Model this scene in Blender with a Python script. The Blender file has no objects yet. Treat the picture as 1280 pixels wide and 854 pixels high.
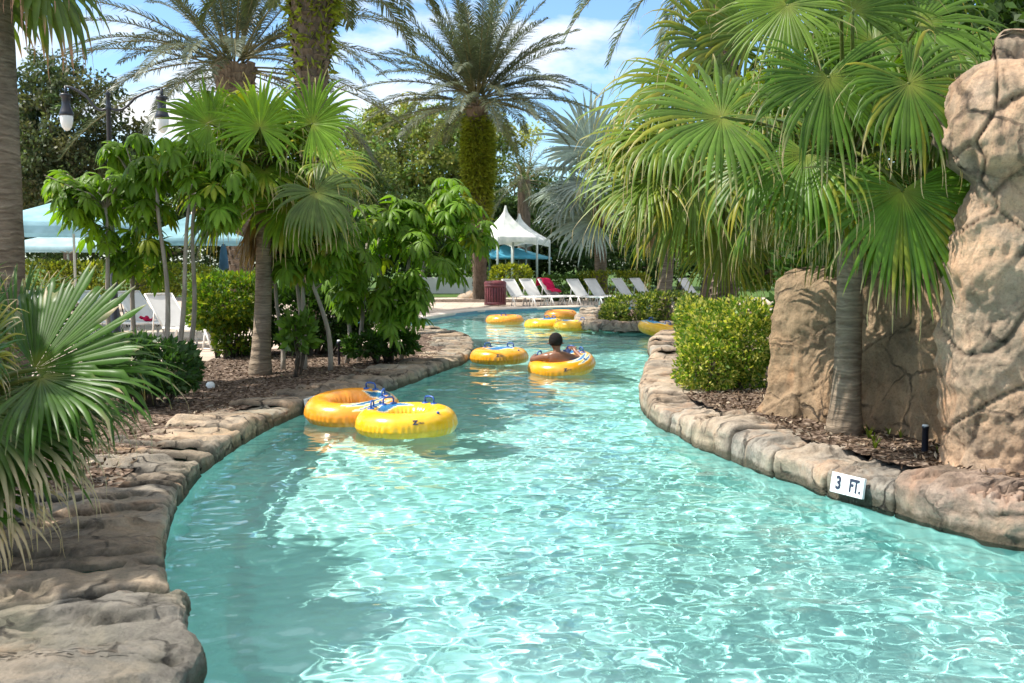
import bpy, math, random
import numpy as np
from mathutils import Vector, Matrix, noise
from mathutils.geometry import tessellate_polygon

SC = bpy.context.scene
COL = SC.collection
R_ = math.radians
random.seed(7)
F, HC = 1244.0, 1.65
TH = math.atan(97 / F)
CT, ST = math.cos(TH), math.sin(TH)


def ray(px, py):
    u = (427 - py) / F
    return Vector(((px - 640) / F, CT + ST * u, -ST + CT * u))


def P(px, py, z=0.0):          # ground point seen at a pixel of the survey photo
    d = ray(px, py)
    t = (z - HC) / d.z
    return Vector((0, 0, HC)) + d * t


def A(px, py, Y):              # point at world depth Y
    d = ray(px, py)
    return Vector((0, 0, HC)) + d * (Y / d.y)


# ------------------------------------------------------------------ mesh helper
class G:
    def __init__(s):
        s.V, s.L, s.N, s.T, s.M, s.n = [], [], [], [], [], 0

    def add(s, V, Fc, tint=(1, 1, 1), mi=0):
        V = np.asarray(V, np.float64).reshape(-1, 3)
        Fc = np.asarray(Fc, np.int64)
        if Fc.ndim == 1:
            Fc = Fc[None]
        s.V.append(V)
        s.L.append((Fc + s.n).ravel())
        s.N.append(np.full(len(Fc), Fc.shape[1]))
        s.M.append(np.full(len(Fc), mi))
        t = np.asarray(tint, np.float64)
        if t.ndim == 1:
            t = np.tile(t, (len(V), 1))
        s.T.append(t)
        s.n += len(V)
        return s

    def build(s, name, mats, parent=None, smooth=True, loc=None):
        me = bpy.data.meshes.new(name)
        V = np.concatenate(s.V)
        L = np.concatenate(s.L).astype(np.int32)
        N = np.concatenate(s.N).astype(np.int32)
        me.vertices.add(len(V))
        me.vertices.foreach_set('co', V.ravel().astype(np.float32))
        me.loops.add(len(L))
        me.loops.foreach_set('vertex_index', L)
        me.polygons.add(len(N))
        st = np.zeros(len(N), np.int32)
        st[1:] = np.cumsum(N)[:-1]
        me.polygons.foreach_set('loop_start', st)
        me.polygons.foreach_set('material_index', np.concatenate(s.M).astype(np.int32))
        me.polygons.foreach_set('use_smooth', np.full(len(N), bool(smooth)))
        me.update(calc_edges=True)
        at = me.attributes.new('tint', 'FLOAT_COLOR', 'POINT')
        T = np.concatenate(s.T)
        at.data.foreach_set('color', np.concatenate([T, np.ones((len(T), 1))], 1).ravel().astype(np.float32))
        for m in (mats if isinstance(mats, (list, tuple)) else [mats]):
            me.materials.append(m)
        o = bpy.data.objects.new(name, me)
        COL.objects.link(o)
        if parent is not None:
            o.parent = parent
            o.matrix_parent_inverse = Matrix.Translation(-parent.location)
        if loc is not None:
            o.location = loc
        return o

    # primitives
    def tube(s, pts, rad, n=8, tint=(1, 1, 1), mi=0, cap=True):
        pts = [Vector(p) for p in pts]
        if not hasattr(rad, '__len__'):
            rad = [rad] * len(pts)
        V = []
        ref = None
        for i, p in enumerate(pts):
            d = (pts[min(i + 1, len(pts) - 1)] - pts[max(i - 1, 0)]).normalized()
            if ref is None:
                ref = Vector((1, 0, 0)) if abs(d.x) < .9 else Vector((0, 1, 0))
            a = (ref - d * ref.dot(d)).normalized()
            ref = a
            b = d.cross(a)
            for k in range(n):
                t = 2 * math.pi * k / n
                V.append(p + (a * math.cos(t) + b * math.sin(t)) * rad[i])
        Fq = []
        for i in range(len(pts) - 1):
            for k in range(n):
                k2 = (k + 1) % n
                Fq.append((i * n + k, i * n + k2, (i + 1) * n + k2, (i + 1) * n + k))
        base = s.n
        s.add([tuple(v) for v in V], Fq, tint, mi)
        if cap:
            s.L.append(np.arange(n)[::-1] + base)
            s.N.append(np.array([n])); s.M.append(np.array([mi]))
            s.L.append(np.arange(n) + base + (len(pts) - 1) * n)
            s.N.append(np.array([n])); s.M.append(np.array([mi]))
        return s

    def box(s, c, size, rot=None, tint=(1, 1, 1), mi=0, bev=0.0):
        x, y, z = [k / 2 for k in size]
        b = min(bev, x * .9, y * .9, z * .9)
        if b <= 0:
            V = [(-x, -y, -z), (x, -y, -z), (x, y, -z), (-x, y, -z), (-x, -y, z), (x, -y, z), (x, y, z), (-x, y, z)]
            Fq = [(3, 2, 1, 0), (4, 5, 6, 7), (0, 1, 5, 4), (1, 2, 6, 5), (2, 3, 7, 6), (3, 0, 4, 7)]
            q = [Fq]
        else:
            import bmesh
            bm = bmesh.new()
            bmesh.ops.create_cube(bm, size=2.0, matrix=Matrix.Diagonal((x, y, z, 1)))
            bmesh.ops.bevel(bm, geom=bm.edges[:], offset=b, segments=2, affect='EDGES', profile=.5)
            bm.verts.index_update()
            V = [tuple(v.co) for v in bm.verts]
            dct = {}
            for f in bm.faces:
                dct.setdefault(len(f.verts), []).append([v.index for v in f.verts])
            q = list(dct.values())
            bm.free()
        M = rot if rot is not None else Matrix.Identity(3)
        c = Vector(c)
        V = [tuple(M @ Vector(v) + c) for v in V]
        base = s.n
        s.add(V, q[0], tint, mi)
        for qq in q[1:]:
            a = np.asarray(qq)
            s.L.append((a + base).ravel()); s.N.append(np.full(len(a), a.shape[1])); s.M.append(np.full(len(a), mi))
        return s

    def lathe(s, prof, c=(0, 0, 0), n=24, tint=(1, 1, 1), mi=0):
        c = Vector(c)
        V = []
        for r, z in prof:
            for k in range(n):
                t = 2 * math.pi * k / n
                V.append((c.x + r * math.cos(t), c.y + r * math.sin(t), c.z + z))
        Fq = []
        for i in range(len(prof) - 1):
            for k in range(n):
                k2 = (k + 1) % n
                Fq.append((i * n + k, i * n + k2, (i + 1) * n + k2, (i + 1) * n + k))
        return s.add(V, Fq, tint, mi)


def tag(o, label=None, cat=None, group=None, kind=None):
    if label: o['label'] = label
    if cat: o['category'] = cat
    if group: o['group'] = group
    if kind: o['kind'] = kind
    return o


def thing(name, label, cat, loc=(0, 0, 0), group=None):
    o = bpy.data.objects.new(name, None)
    COL.objects.link(o)
    o.location = loc
    o.empty_display_size = .2
    return tag(o, label, cat, group)


# ------------------------------------------------------------------ materials
class MT:
    def __init__(s, name):
        s.m = bpy.data.materials.new(name)
        s.m.use_nodes = True
        s.t = s.m.node_tree
        s.p = s.t.nodes['Principled BSDF']
        s.out = s.t.nodes['Material Output']

    def n(s, typ, **kw):
        nd = s.t.nodes.new('ShaderNode' + typ)
        for k, v in kw.items():
            setattr(nd, k, v)
        return nd

    def l(s, a, b):
        s.t.links.new(a, b)

    def inp(s, sock, v):
        if hasattr(v, 'is_output'):
            s.l(v, sock)
        else:
            sock.default_value = v if not (hasattr(v, '__len__') and len(v) == 3 and sock.type == 'RGBA') else (*v, 1)

    def pos(s):
        return s.n('NewGeometry').outputs['Position']

    def noise(s, scale, detail=4, rough=.55, vec=None, dist=0.0):
        nd = s.n('TexNoise')
        nd.inputs['Scale'].default_value = scale
        nd.inputs['Detail'].default_value = detail
        nd.inputs['Roughness'].default_value = rough
        nd.inputs['Distortion'].default_value = dist
        s.l(vec if vec is not None else s.pos(), nd.inputs['Vector'])
        return nd.outputs['Fac']

    def ramp(s, fac, stops):
        nd = s.n('ValToRGB')
        s.l(fac, nd.inputs[0])
        e = nd.color_ramp.elements
        while len(e) < len(stops):
            e.new(.5)
        for el, (p, c) in zip(e, stops):
            el.position = p
            el.color = (*c, 1) if hasattr(c, '__len__') else (c, c, c, 1)
        return nd.outputs[0]

    def mix(s, fac, a, b, blend='MIX'):
        nd = s.n('Mix', data_type='RGBA', blend_type=blend)
        s.inp(nd.inputs[0], fac)
        s.inp(nd.inputs[6], a)
        s.inp(nd.inputs[7], b)
        return nd.outputs[2]

    def math(s, op, a, b=0.0, c=None):
        nd = s.n('Math', operation=op)
        s.inp(nd.inputs[0], a); s.inp(nd.inputs[1], b)
        if c is not None: s.inp(nd.inputs[2], c)
        return nd.outputs[0]

    def vmul(s, v, k):
        nd = s.n('VectorMath', operation='MULTIPLY')
        s.l(v, nd.inputs[0]); nd.inputs[1].default_value = k
        return nd.outputs[0]

    def bump(s, h, strength=.5, dist=.02, nrm=None):
        nd = s.n('Bump')
        nd.inputs['Strength'].default_value = strength
        nd.inputs['Distance'].default_value = dist
        s.l(h, nd.inputs['Height'])
        if nrm is not None: s.l(nrm, nd.inputs['Normal'])
        s.l(nd.outputs[0], s.p.inputs['Normal'])
        return nd.outputs[0]

    def base(s, c, rough=.7, spec=.3):
        s.inp(s.p.inputs['Base Color'], c)
        s.inp(s.p.inputs['Roughness'], rough)
        s.p.inputs['Specular IOR Level'].default_value = spec
        return s


def plain(name, c, rough=.6, spec=.4, var=.12, scale=6, bump=0.0, metal=0.0):
    m = MT(name)
    f = m.noise(scale, 5)
    lo = tuple(x * (1 - var) for x in c); hi = tuple(min(1, x * (1 + var)) for x in c)
    m.base(m.ramp(f, [(.3, lo), (.7, hi)]), rough, spec)
    m.p.inputs['Metallic'].default_value = metal
    if bump: m.bump(m.noise(scale * 6, 4), bump, .01)
    return m.m


def leafmat(name, rough=.38, trans=.35, spec=.45, tcol=(1.25, 1.35, .45), vscale=9):
    m = MT(name)
    a = m.n('Attribute', attribute_name='tint').outputs['Color']
    f = m.noise(vscale, 3)
    col = m.mix(1.0, a, m.ramp(f, [(.25, (.72, .76, .7)), (.75, (1.2, 1.16, 1.1))]), 'MULTIPLY')
    m.base(col, rough, spec)
    tr = m.n('BsdfTranslucent')
    m.l(m.mix(1.0, col, tcol, 'MULTIPLY'), tr.inputs[0])
    mx = m.n('MixShader')
    mx.inputs[0].default_value = trans
    m.l(m.p.outputs[0], mx.inputs[1]); m.l(tr.outputs[0], mx.inputs[2])
    m.l(mx.outputs[0], m.out.inputs[0])
    return m.m


def rockmat(name, cols, stain=.5, algae=False, scale=1.0, strata=False):
    # col stops: dark, mid, warm, pale
    m = MT(name)
    ps = m.pos()
    big = m.noise(1.3 * scale, 6, .6, ps, .6)
    mid = m.noise(5 * scale, 8, .65, ps, .3)
    col = m.ramp(big, [(.28, cols[0]), (.45, cols[1]), (.58, cols[2]), (.75, cols[3])])
    col = m.mix(.75, col, m.ramp(mid, [(.25, .45), (.5, .95), (.8, 1.35)]), 'MULTIPLY')
    # dark wash / lichen streaks with shapes of their own
    st = m.noise(2.6 * scale, 9, .72, m.vmul(ps, (1, 1, .55)), 1.2)
    sf = m.ramp(st, [(.52, 0.0), (.66, 1.0)])
    col = m.mix(m.math('MULTIPLY', sf, stain), col, (.055, .05, .048))
    sk1 = m.noise(1.0, 6, .6, m.vmul(ps, (3.5, 3.5, .5)), .5)
    col = m.mix(m.ramp(sk1, [(.56, 0.0), (.7, .55)]), col, tuple(.55 * q + .02 for q in cols[1][:2]) + (cols[1][2] * .6,))
    sk2 = m.noise(1.0, 5, .6, m.vmul(ps, (2.2, 2.2, .8)), .8)
    col = m.mix(m.ramp(sk2, [(.54, 0.0), (.68, .6)]), col, (cols[2][0] * 1.08, cols[2][1] * .86, cols[2][2] * .72))
    fine = m.noise(55, 6, .7, ps)
    col = m.mix(.7, col, m.ramp(fine, [(.28, .35), (.42, .9), (.7, 1.25)]), 'MULTIPLY')
    # dirt washed into the carved joints, stored with the shape
    at = m.n('Attribute', attribute_name='tint').outputs['Color']
    col = m.mix(1.0, col, at, 'MULTIPLY')
    if algae:
        z = m.n('SeparateXYZ'); m.l(ps, z.inputs[0])
        zz = m.math('ADD', z.outputs[2], m.math('MULTIPLY', m.math('SUBTRACT', mid, .5), .12))
        k = m.ramp(zz, [(.0, 1.0), (.04, .9), (.075, .0)])
        col = m.mix(m.math('MULTIPLY', k, .85), col, (.06, .058, .036))
        k3 = m.ramp(m.math('MULTIPLY', zz, 1.0), [(.04, .0), (.09, .4), (.17, .0)])
        col = m.mix(m.math('MULTIPLY', k3, m.ramp(big, [(.4, 0.0), (.6, 1.0)])), col, (.2, .235, .17))
    wn = m.n('TexNoise'); wn.inputs['Scale'].default_value = 2.2; wn.inputs['Detail'].default_value = 5; m.l(ps, wn.inputs['Vector'])
    wv = m.n('VectorMath', operation='MULTIPLY_ADD'); m.l(wn.outputs['Color'], wv.inputs[0]); wv.inputs[1].default_value = (.42, .42, .42); m.l(ps, wv.inputs[2])
    vc = m.n('TexVoronoi', feature='DISTANCE_TO_EDGE'); vc.inputs['Scale'].default_value = 1.9 * scale; m.l(wv.outputs[0], vc.inputs['Vector'])
    wid_ = m.ramp(m.noise(3.1, 4, .6, ps), [(.42, 0.0), (.62, 1.0)])
    cl_ = m.math('MULTIPLY', m.ramp(vc.outputs['Distance'], [(.0, 1.0), (.016, .75), (.03, 0.0)]), wid_)
    col = m.mix(m.math('MULTIPLY', cl_, .88), col, (.028, .025, .022))
    m.base(col, .85, .2)
    b1 = m.bump(m.math('SUBTRACT', mid, m.math('MULTIPLY', cl_, .8)), .65, .06)
    b2 = m.bump(m.noise(24, 10, .78, ps), 1.0, .025, b1)
    return m.m


M = {}
M['leaf'] = leafmat('palm_leaf', .4, .36, .3, (1.35, 1.3, .35))
M['leaf_old'] = leafmat('date_leaf', .42, .2, .4, (1.1, 1.2, .7))
M['leaf_broad'] = leafmat('broad_leaf', .45, .48, .3)
M['leaf_far'] = leafmat('tree_leaf', .5, .4, .3, (1.2, 1.3, .6))
M['leaf_silver'] = leafmat('silver_leaf', .5, .2, .35, (1.0, 1.1, .9))
LEFTROCK = [(.19, .165, .135), (.33, .28, .22), (.46, .35, .245), (.5, .43, .34)]
RIGHTROCK = [(.23, .2, .165), (.39, .325, .255), (.47, .36, .26), (.5, .43, .35)]
M['rock_left'] = rockmat('weathered_stone', LEFTROCK, .6, True)
M['rock_right'] = rockmat('tan_stone', RIGHTROCK, .45, True)
M['rock_wall'] = rockmat('carved_rock', [(.25, .18, .11), (.37, .26, .16), (.44, .285, .165), (.46, .335, .215)], .35)
M['rock_pillar'] = rockmat('pillar_rock', [(.24, .19, .135), (.43, .32, .225), (.56, .37, .235), (.56, .44, .33)], .5, False, .8)
M['boulder'] = rockmat('pale_boulder', [(.28, .22, .17), (.42, .33, .27), (.48, .39, .33), (.42, .3, .22)], .35, True)


# ------------------------------------------------------------------ plants
def V3(*a): return Vector(a)


def lerp(a, b, t):
    return a + (b - a) * t


def fan(g, crown, hub, tip, nrm, R, nseg=44, spread=150, joined=.54, droop=1.0, green=(.085, .16, .03),
        yel=0.0, dead=.3, rnd=None, pet=True, cup=.12, deadcol=(.42, .34, .21), pw=.018, ds=.8):
    rnd = rnd or random
    crown, hub, tip, nrm = map(Vector, (crown, hub, tip, nrm))
    e1 = tip.normalized()
    n = (nrm - e1 * nrm.dot(e1)).normalized()
    e2 = n.cross(e1)
    if pet:
        mid = (crown + hub) / 2 + Vector((0, 0, .1 * (hub - crown).length))
        pts = [crown * (1 - t) ** 2 + mid * 2 * t * (1 - t) + hub * t * t for t in (0, .25, .5, .75, 1)]
        g.tube(pts, [pw * 1.5, pw * 1.2, pw, pw * .85, pw * .6], 5, tint=(.16, .2, .05))
    sp = R_(spread)
    da = 2 * sp / nseg
    rs = np.array([0.02, .22, .45, .6, .72, .84, .93, 1.0])
    V, Fq, T = [], [], []
    gr = np.array(green)
    leafy = gr * rnd.uniform(.85, 1.15)
    yc = np.array((.38, .31, .03))
    dc = np.array(deadcol)
    g0 = Vector((0, 0, -1))
    for i in range(nseg):
        a = -sp + da * (i + .5) + rnd.uniform(-.25, .25) * da
        kink = rnd.uniform(.58, .9) if rnd.random() < .3 else 9
        d = e1 * math.cos(a) + e2 * math.sin(a) + n * (cup * (1 - math.cos(a)) + rnd.uniform(-.03, .03))
        d.normalize()
        Ls = R * (.70 + .30 * math.cos(a * .55)) * rnd.uniform(.82, 1.08)
        side = (d.cross(n)).normalized()
        pos = Vector(hub)
        isdead = rnd.random() < dead
        isyel = rnd.random() < yel
        sg = leafy * rnd.uniform(.8, 1.25)
        yk = rnd.uniform(.35, .95)
        dr = droop * rnd.uniform(.55, 2.0) * 1.4 * (2.6 if rnd.random() < .22 else 1)
        prev = 0
        b = len(V)
        dd = Vector(d)
        for k, r in enumerate(rs):
            st = (r - prev) * Ls
            if r > joined:
                t = (r - joined) / (1 - joined)
                dd = (dd + g0 * dr * (.18 + 1.0 * t) * (r - prev) * 3.2).normalized()
            else:
                dd = (dd + g0 * dr * .10 * (r - prev)).normalized()
            pos = pos + dd * st
            prev = r
            wj = 2 * joined * Ls * math.tan(da / 2) * 1.22
            if r <= joined: w = 2 * r * Ls * math.tan(da / 2) * 1.22
            else: w = wj * (1 - ((r - joined) / (1 - joined)) ** 1.25) * .86 + .002
            if prev > kink:
                kink = 9
                dd = (dd + g0 * rnd.uniform(.5, 1.5) + side * rnd.uniform(-.25, .25)).normalized()
            nn = side.cross(dd).normalized()
            if nn.dot(n) < 0: nn = -nn
            fold = .32 if r <= joined else .25
            V += [tuple(pos - side * w / 2 - nn * w * fold * .5), tuple(pos + nn * w * fold * .5),
                  tuple(pos + side * w / 2 - nn * w * fold * .5)]
            c = sg
            if isyel: c = lerp(c, yc, yk * max(0., min(1, (r - .15) * 1.3)))
            if isdead and r > ds: c = lerp(c, dc, min(1, (r - ds) / .12))
            elif r > .97: c = lerp(c, dc, .6)
            if r < .1: c = lerp(c, np.array((.3, .3, .06)), .6)
            T += [c, c * 1.12, c]
            if k:
                q = b + 3 * k
                Fq += [(q - 3, q - 2, q + 1, q), (q - 2, q - 1, q + 2, q + 1)]
        if isdead and rnd.random() < .8:      # dry thread hanging from the tip
            b = len(V)
            ln = R * rnd.uniform(.06, .22)
            sw = Vector((rnd.uniform(-.3, .3), rnd.uniform(-.3, .3), 0))
            for k in range(4):
                t = k / 3
                p2 = pos + (dd * (1 - t) * .5 + g0 + sw * t * .5) * ln * t
                w = .006 * (1 - t * .8) * (R / .9)
                V += [tuple(p2 - side * w), tuple(p2 + side * w)]
                T += [dc, dc]
                if k:
                    q = b + 2 * k
                    Fq += [(q - 2, q - 1, q + 1, q)]
    g.add(V, Fq, np.array(T))
    return g


def fan_palm(name, label, base, crown, leaves, trunk_r, seed, green, mat, trunk_mat, group=None, nseg=44, cat='palm tree',
             lean=None, flare=1.35, skirt=0, kw=None):
    """leaves: list of (hub, tip, nrm, R, overrides)"""
    rnd = random.Random(seed)
    t = thing(name, label, cat, base, group)
    base, crown = Vector(base), Vector(crown)
    g = G()
    n = 22
    pts, rr = [], []
    for i in range(n + 1):
        k = i / n
        p = base.lerp(crown, k) + Vector((math.sin(k * 3.1) * .03, 0, 0))
        pts.append(p)
        rr.append(trunk_r * (1 + (flare - 1) * math.exp(-k * 9)) * (1 + .02 * math.sin(i * 2.1)) * (1 - .1 * k))
    pts[0] = pts[0] - Vector((0, 0, .12))
    g.tube(pts, rr, 20)
    g.build('trunk', trunk_mat, t)
    if skirt:
        g = G()
        for i in range(skirt):
            a = rnd.uniform(0, 6.28)
            o = Vector((math.cos(a), math.sin(a), 0))
            c0 = crown - Vector((0, 0, rnd.uniform(.0, .5)))
            hub = c0 + o * trunk_r * 1.6 - Vector((0, 0, rnd.uniform(.1, .3)))
            fan(g, c0, hub, Vector((o.x * .25, o.y * .25, -1)), o, rnd.uniform(.5, .9) * (trunk_r / .15), 18, 45, .5, .3,
                (.26, .17, .1), 0, .6, rnd)
        g.build('dead_leaf_skirt', mat, t)
    for hub, tip, nrm, R, ov in leaves:
        g = G()
        k = dict(green=green, nseg=nseg)
        k.update(kw or {})
        k.update(ov)
        fan(g, crown + Vector((rnd.uniform(-.05, .05), rnd.uniform(-.05, .05), rnd.uniform(-.1, .1))), hub, tip, nrm, R, rnd=rnd, **k)
        g.build('frond', mat, t)
    return t


def spiral_leaves(crown, n, seed, plen, R, el0=80, el1=-25, ov=None, jit=.15):
    rnd = random.Random(seed)
    out = []
    for i in range(n):
        az = i * 2.39996 + rnd.uniform(-.2, .2)
        el = R_(lerp(el0, el1, (i / (n - 1)) ** .8) + rnd.uniform(-7, 7))
        d = Vector((math.cos(az) * math.cos(el), math.sin(az) * math.cos(el), math.sin(el)))
        L = plen * rnd.uniform(.8, 1.15) * (.75 + .25 * math.cos(el))
        hub = Vector(crown) + d * L - Vector((0, 0, .08 * L))
        el2 = el - R_(25)
        tip = Vector((math.cos(az) * math.cos(el2), math.sin(az) * math.cos(el2), math.sin(el2)))
        nrm = Vector((-math.cos(az) * math.sin(el2), -math.sin(az) * math.sin(el2), math.cos(el2))) + Vector((rnd.uniform(-jit, jit), rnd.uniform(-jit, jit), 0))
        out.append((hub, tip, nrm, R * rnd.uniform(.85, 1.1), dict(ov or {})))
    return out


def date_frond(g, base, az, el, L, droop, rnd, col, npair=84, ll=.46, width=.036):
    d = Vector((math.cos(az) * math.cos(el), math.sin(az) * math.cos(el), math.sin(el)))
    side = Vector((-math.sin(az), math.cos(az), 0))
    pos = Vector(base)
    pts = [pos.copy()]
    N = 22
    for i in range(N):
        t = i / N
        d = (d + Vector((0, 0, -1)) * droop * (.02 + .10 * t) + side * rnd.uniform(-.01, .01)).normalized()
        pos = pos + d * (L / N)
        pts.append(pos.copy())
    g.tube(pts, [lerp(.035, .006, i / N) for i in range(N + 1)], 4, tint=(.2, .17, .07))
    V, Fq, T = [], [], []
    cb = np.array(col) * rnd.uniform(.8, 1.2)
    for i in range(npair):
        t = .16 + .84 * (i + .5) / npair
        x = t * N
        k = min(int(x), N - 1)
        p = pts[k].lerp(pts[k + 1], x - k)
        dd = (pts[k + 1] - pts[k]).normalized()
        up = side.cross(dd)
        if up.z < 0: up = -up
        s = math.sin(math.pi * min(1, (t - .1) * .95 + .12)) ** .6
        for sg in (-1, 1):
            l = ll * s * rnd.uniform(.8, 1.15) + .06
            ang = R_(lerp(68, 32, t) + rnd.uniform(-8, 8))
            ld = (dd * math.cos(ang) + side * sg * math.sin(ang) + up * rnd.uniform(.0, .45)).normalized()
            wv = dd.cross(ld).normalized().cross(ld).normalized() * width * .5
            p1 = p + ld * l * .5
            p2 = p + (ld * .9 + Vector((0, 0, -.22))).normalized() * l
            b = len(V)
            V += [tuple(p - wv * .5), tuple(p + wv * .5), tuple(p1 + wv), tuple(p1 - wv), tuple(p2 + wv * .15), tuple(p2 - wv * .15)]
            c = cb * rnd.uniform(.75, 1.3)
            T += [c] * 4 + [c * 1.15] * 2
            Fq += [(b, b + 1, b + 2, b + 3), (b + 3, b + 2, b + 4, b + 5)]
    g.add(V, Fq, np.array(T))


def leaf_quads(c, rng, size, aspect=.45, out=None, droop=.0, fold=.15):
    """diamond leaves around centres c (n,3)"""
    n = len(c)
    d = rng.normal(size=(n, 3))
    if out is not None:
        d = d * .7 + out
    d[:, 2] -= droop
    d /= np.linalg.norm(d, axis=1, keepdims=True) + 1e-9
    r = rng.normal(size=(n, 3))
    r[:, 2] *= .6
    s = np.cross(d, r)
    s /= np.linalg.norm(s, axis=1, keepdims=True) + 1e-9
    nn = np.cross(d, s)
    L = size * rng.uniform(.65, 1.3, (n, 1))
    W = L * aspect
    V = np.stack([c, c + d * L * .45 + s * W * .5 + nn * W * fold, c + d * L, c + d * L * .45 - s * W * .5 + nn * W * fold], 1)
    Fq = np.arange(n * 4).reshape(n, 4)
    return V.reshape(-1, 3), Fq


def clumps(g, centers, radii, per, size, col, var, rng, aspect=.5, droop=.25, squash=.7, mi=0):
    centers = np.asarray(centers)
    m = len(centers)
    ctr = np.repeat(centers, per, 0)
    rad = np.repeat(np.broadcast_to(radii, (m,)), per)
    u = rng.normal(size=(m * per, 3))
    u /= np.linalg.norm(u, axis=1, keepdims=True)
    rr = rng.uniform(0, 1, (m * per, 1)) ** .5
    off = u * rr * rad[:, None]
    off[:, 2] *= squash
    V, Fq = leaf_quads(ctr + off, rng, size, aspect, u * .5, droop)
    ct = np.array(col) * rng.uniform(1 - var, 1 + var, (m, 1)) * np.array([1, 1, 1])
    ct[:, 0] *= rng.uniform(.8, 1.35, m)
    t = np.repeat(ct, per, 0) * rng.uniform(.75, 1.3, (m * per, 1))
    g.add(V, Fq, np.repeat(t, 4, 0), mi)


def broad_tree(name, label, base, blobs, seed, col, n_clump, per, size, trunk_r=.2, group=None, clump_r=.6, cat='tree', bark=None, var=.35,
               aspect=.5, limbs=14):
    rng = np.random.default_rng(seed)
    t = thing(name, label, cat, base, group)
    base = Vector(base)
    pts = []
    vol = np.array([b[1][0] * b[1][1] * b[1][2] for b in blobs]); vol = vol / vol.sum()
    for k in range(n_clump):
        b = blobs[rng.choice(len(blobs), p=vol)]
        u = rng.normal(size=3); u /= np.linalg.norm(u)
        r = rng.uniform(.25, 1) ** .45
        pts.append(np.array(b[0]) + u * r * np.array(b[1]))
    pts = np.array(pts)
    g = G()
    clumps(g, pts, clump_r * rng.uniform(.55, 1.3, n_clump), per, size, col, var, rng, aspect)
    g.build('crown', M['leaf_far'], t)
    g = G()
    c0 = np.mean([b[0] for b in blobs], 0)
    fork = Vector((base.x * .6 + c0[0] * .4, base.y * .6 + c0[1] * .4, lerp(base.z, c0[2], .55)))
    g.tube([base - Vector((0, 0, .1)), base.lerp(fork, .5) + Vector((.06, 0, 0)), fork], [trunk_r * 1.3, trunk_r, trunk_r * .85], 10)
    for k in rng.choice(n_clump, min(limbs, n_clump), replace=False):
        e = Vector(pts[k])
        m_ = fork.lerp(e, .5) + Vector((0, 0, .25 * rng.uniform(-1, 1)))
        g.tube([fork, m_, e], [trunk_r * .55, trunk_r * .3, trunk_r * .08], 6)
    g.build('trunk', bark or M['bark'], t)
    return t


def compound(g, p, axis, rnd, nl, ll, col, pet_from=None, lw=.31):
    """umbrella leaf: leaflets radiating from p and drooping around axis"""
    axis = Vector(axis).normalized()
    a = axis.orthogonal().normalized()
    b = axis.cross(a)
    ph = rnd.uniform(0, 6.28)
    if pet_from is not None:
        g.tube([pet_from, (Vector(pet_from) + p) / 2 + Vector((0, 0, .03)), p], .006, 4, tint=(.2, .26, .06))
    V, Fq, T = [], [], []
    cc = np.array(col) * rnd.uniform(.75, 1.25)
    if rnd.random() < .07: cc = lerp(cc, np.array((.34, .36, .03)), .6)
    dr = rnd.uniform(.8, 2.0)
    for i in range(nl):
        t = ph + 2 * math.pi * i / nl + rnd.uniform(-.15, .15)
        o = a * math.cos(t) + b * math.sin(t)
        d = (o + axis * rnd.uniform(-.1, .25)).normalized()
        pos = Vector(p) + d * .015
        L = ll * rnd.uniform(.75, 1.15)
        bse = len(V)
        s = d.cross(axis).normalized()
        for k in range(5):
            w = L * lw * (0.1, .75, 1.0, .72, .04)[k] * .5
            nn = s.cross(d)
            V += [tuple(pos - s * w - nn * w * .2), tuple(pos + nn * w * .2), tuple(pos + s * w - nn * w * .2)]
            c = cc * rnd.uniform(.95, 1.05)
            T += [c, c * 1.25, c]
            if k:
                q = bse + 3 * k
                Fq += [(q - 3, q - 2, q + 1, q), (q - 2, q - 1, q + 2, q + 1)]
            d = (d + Vector((0, 0, -1)) * dr * .3).normalized()
            pos = pos + d * L / 4
    g.add(V, Fq, np.array(T))


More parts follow.
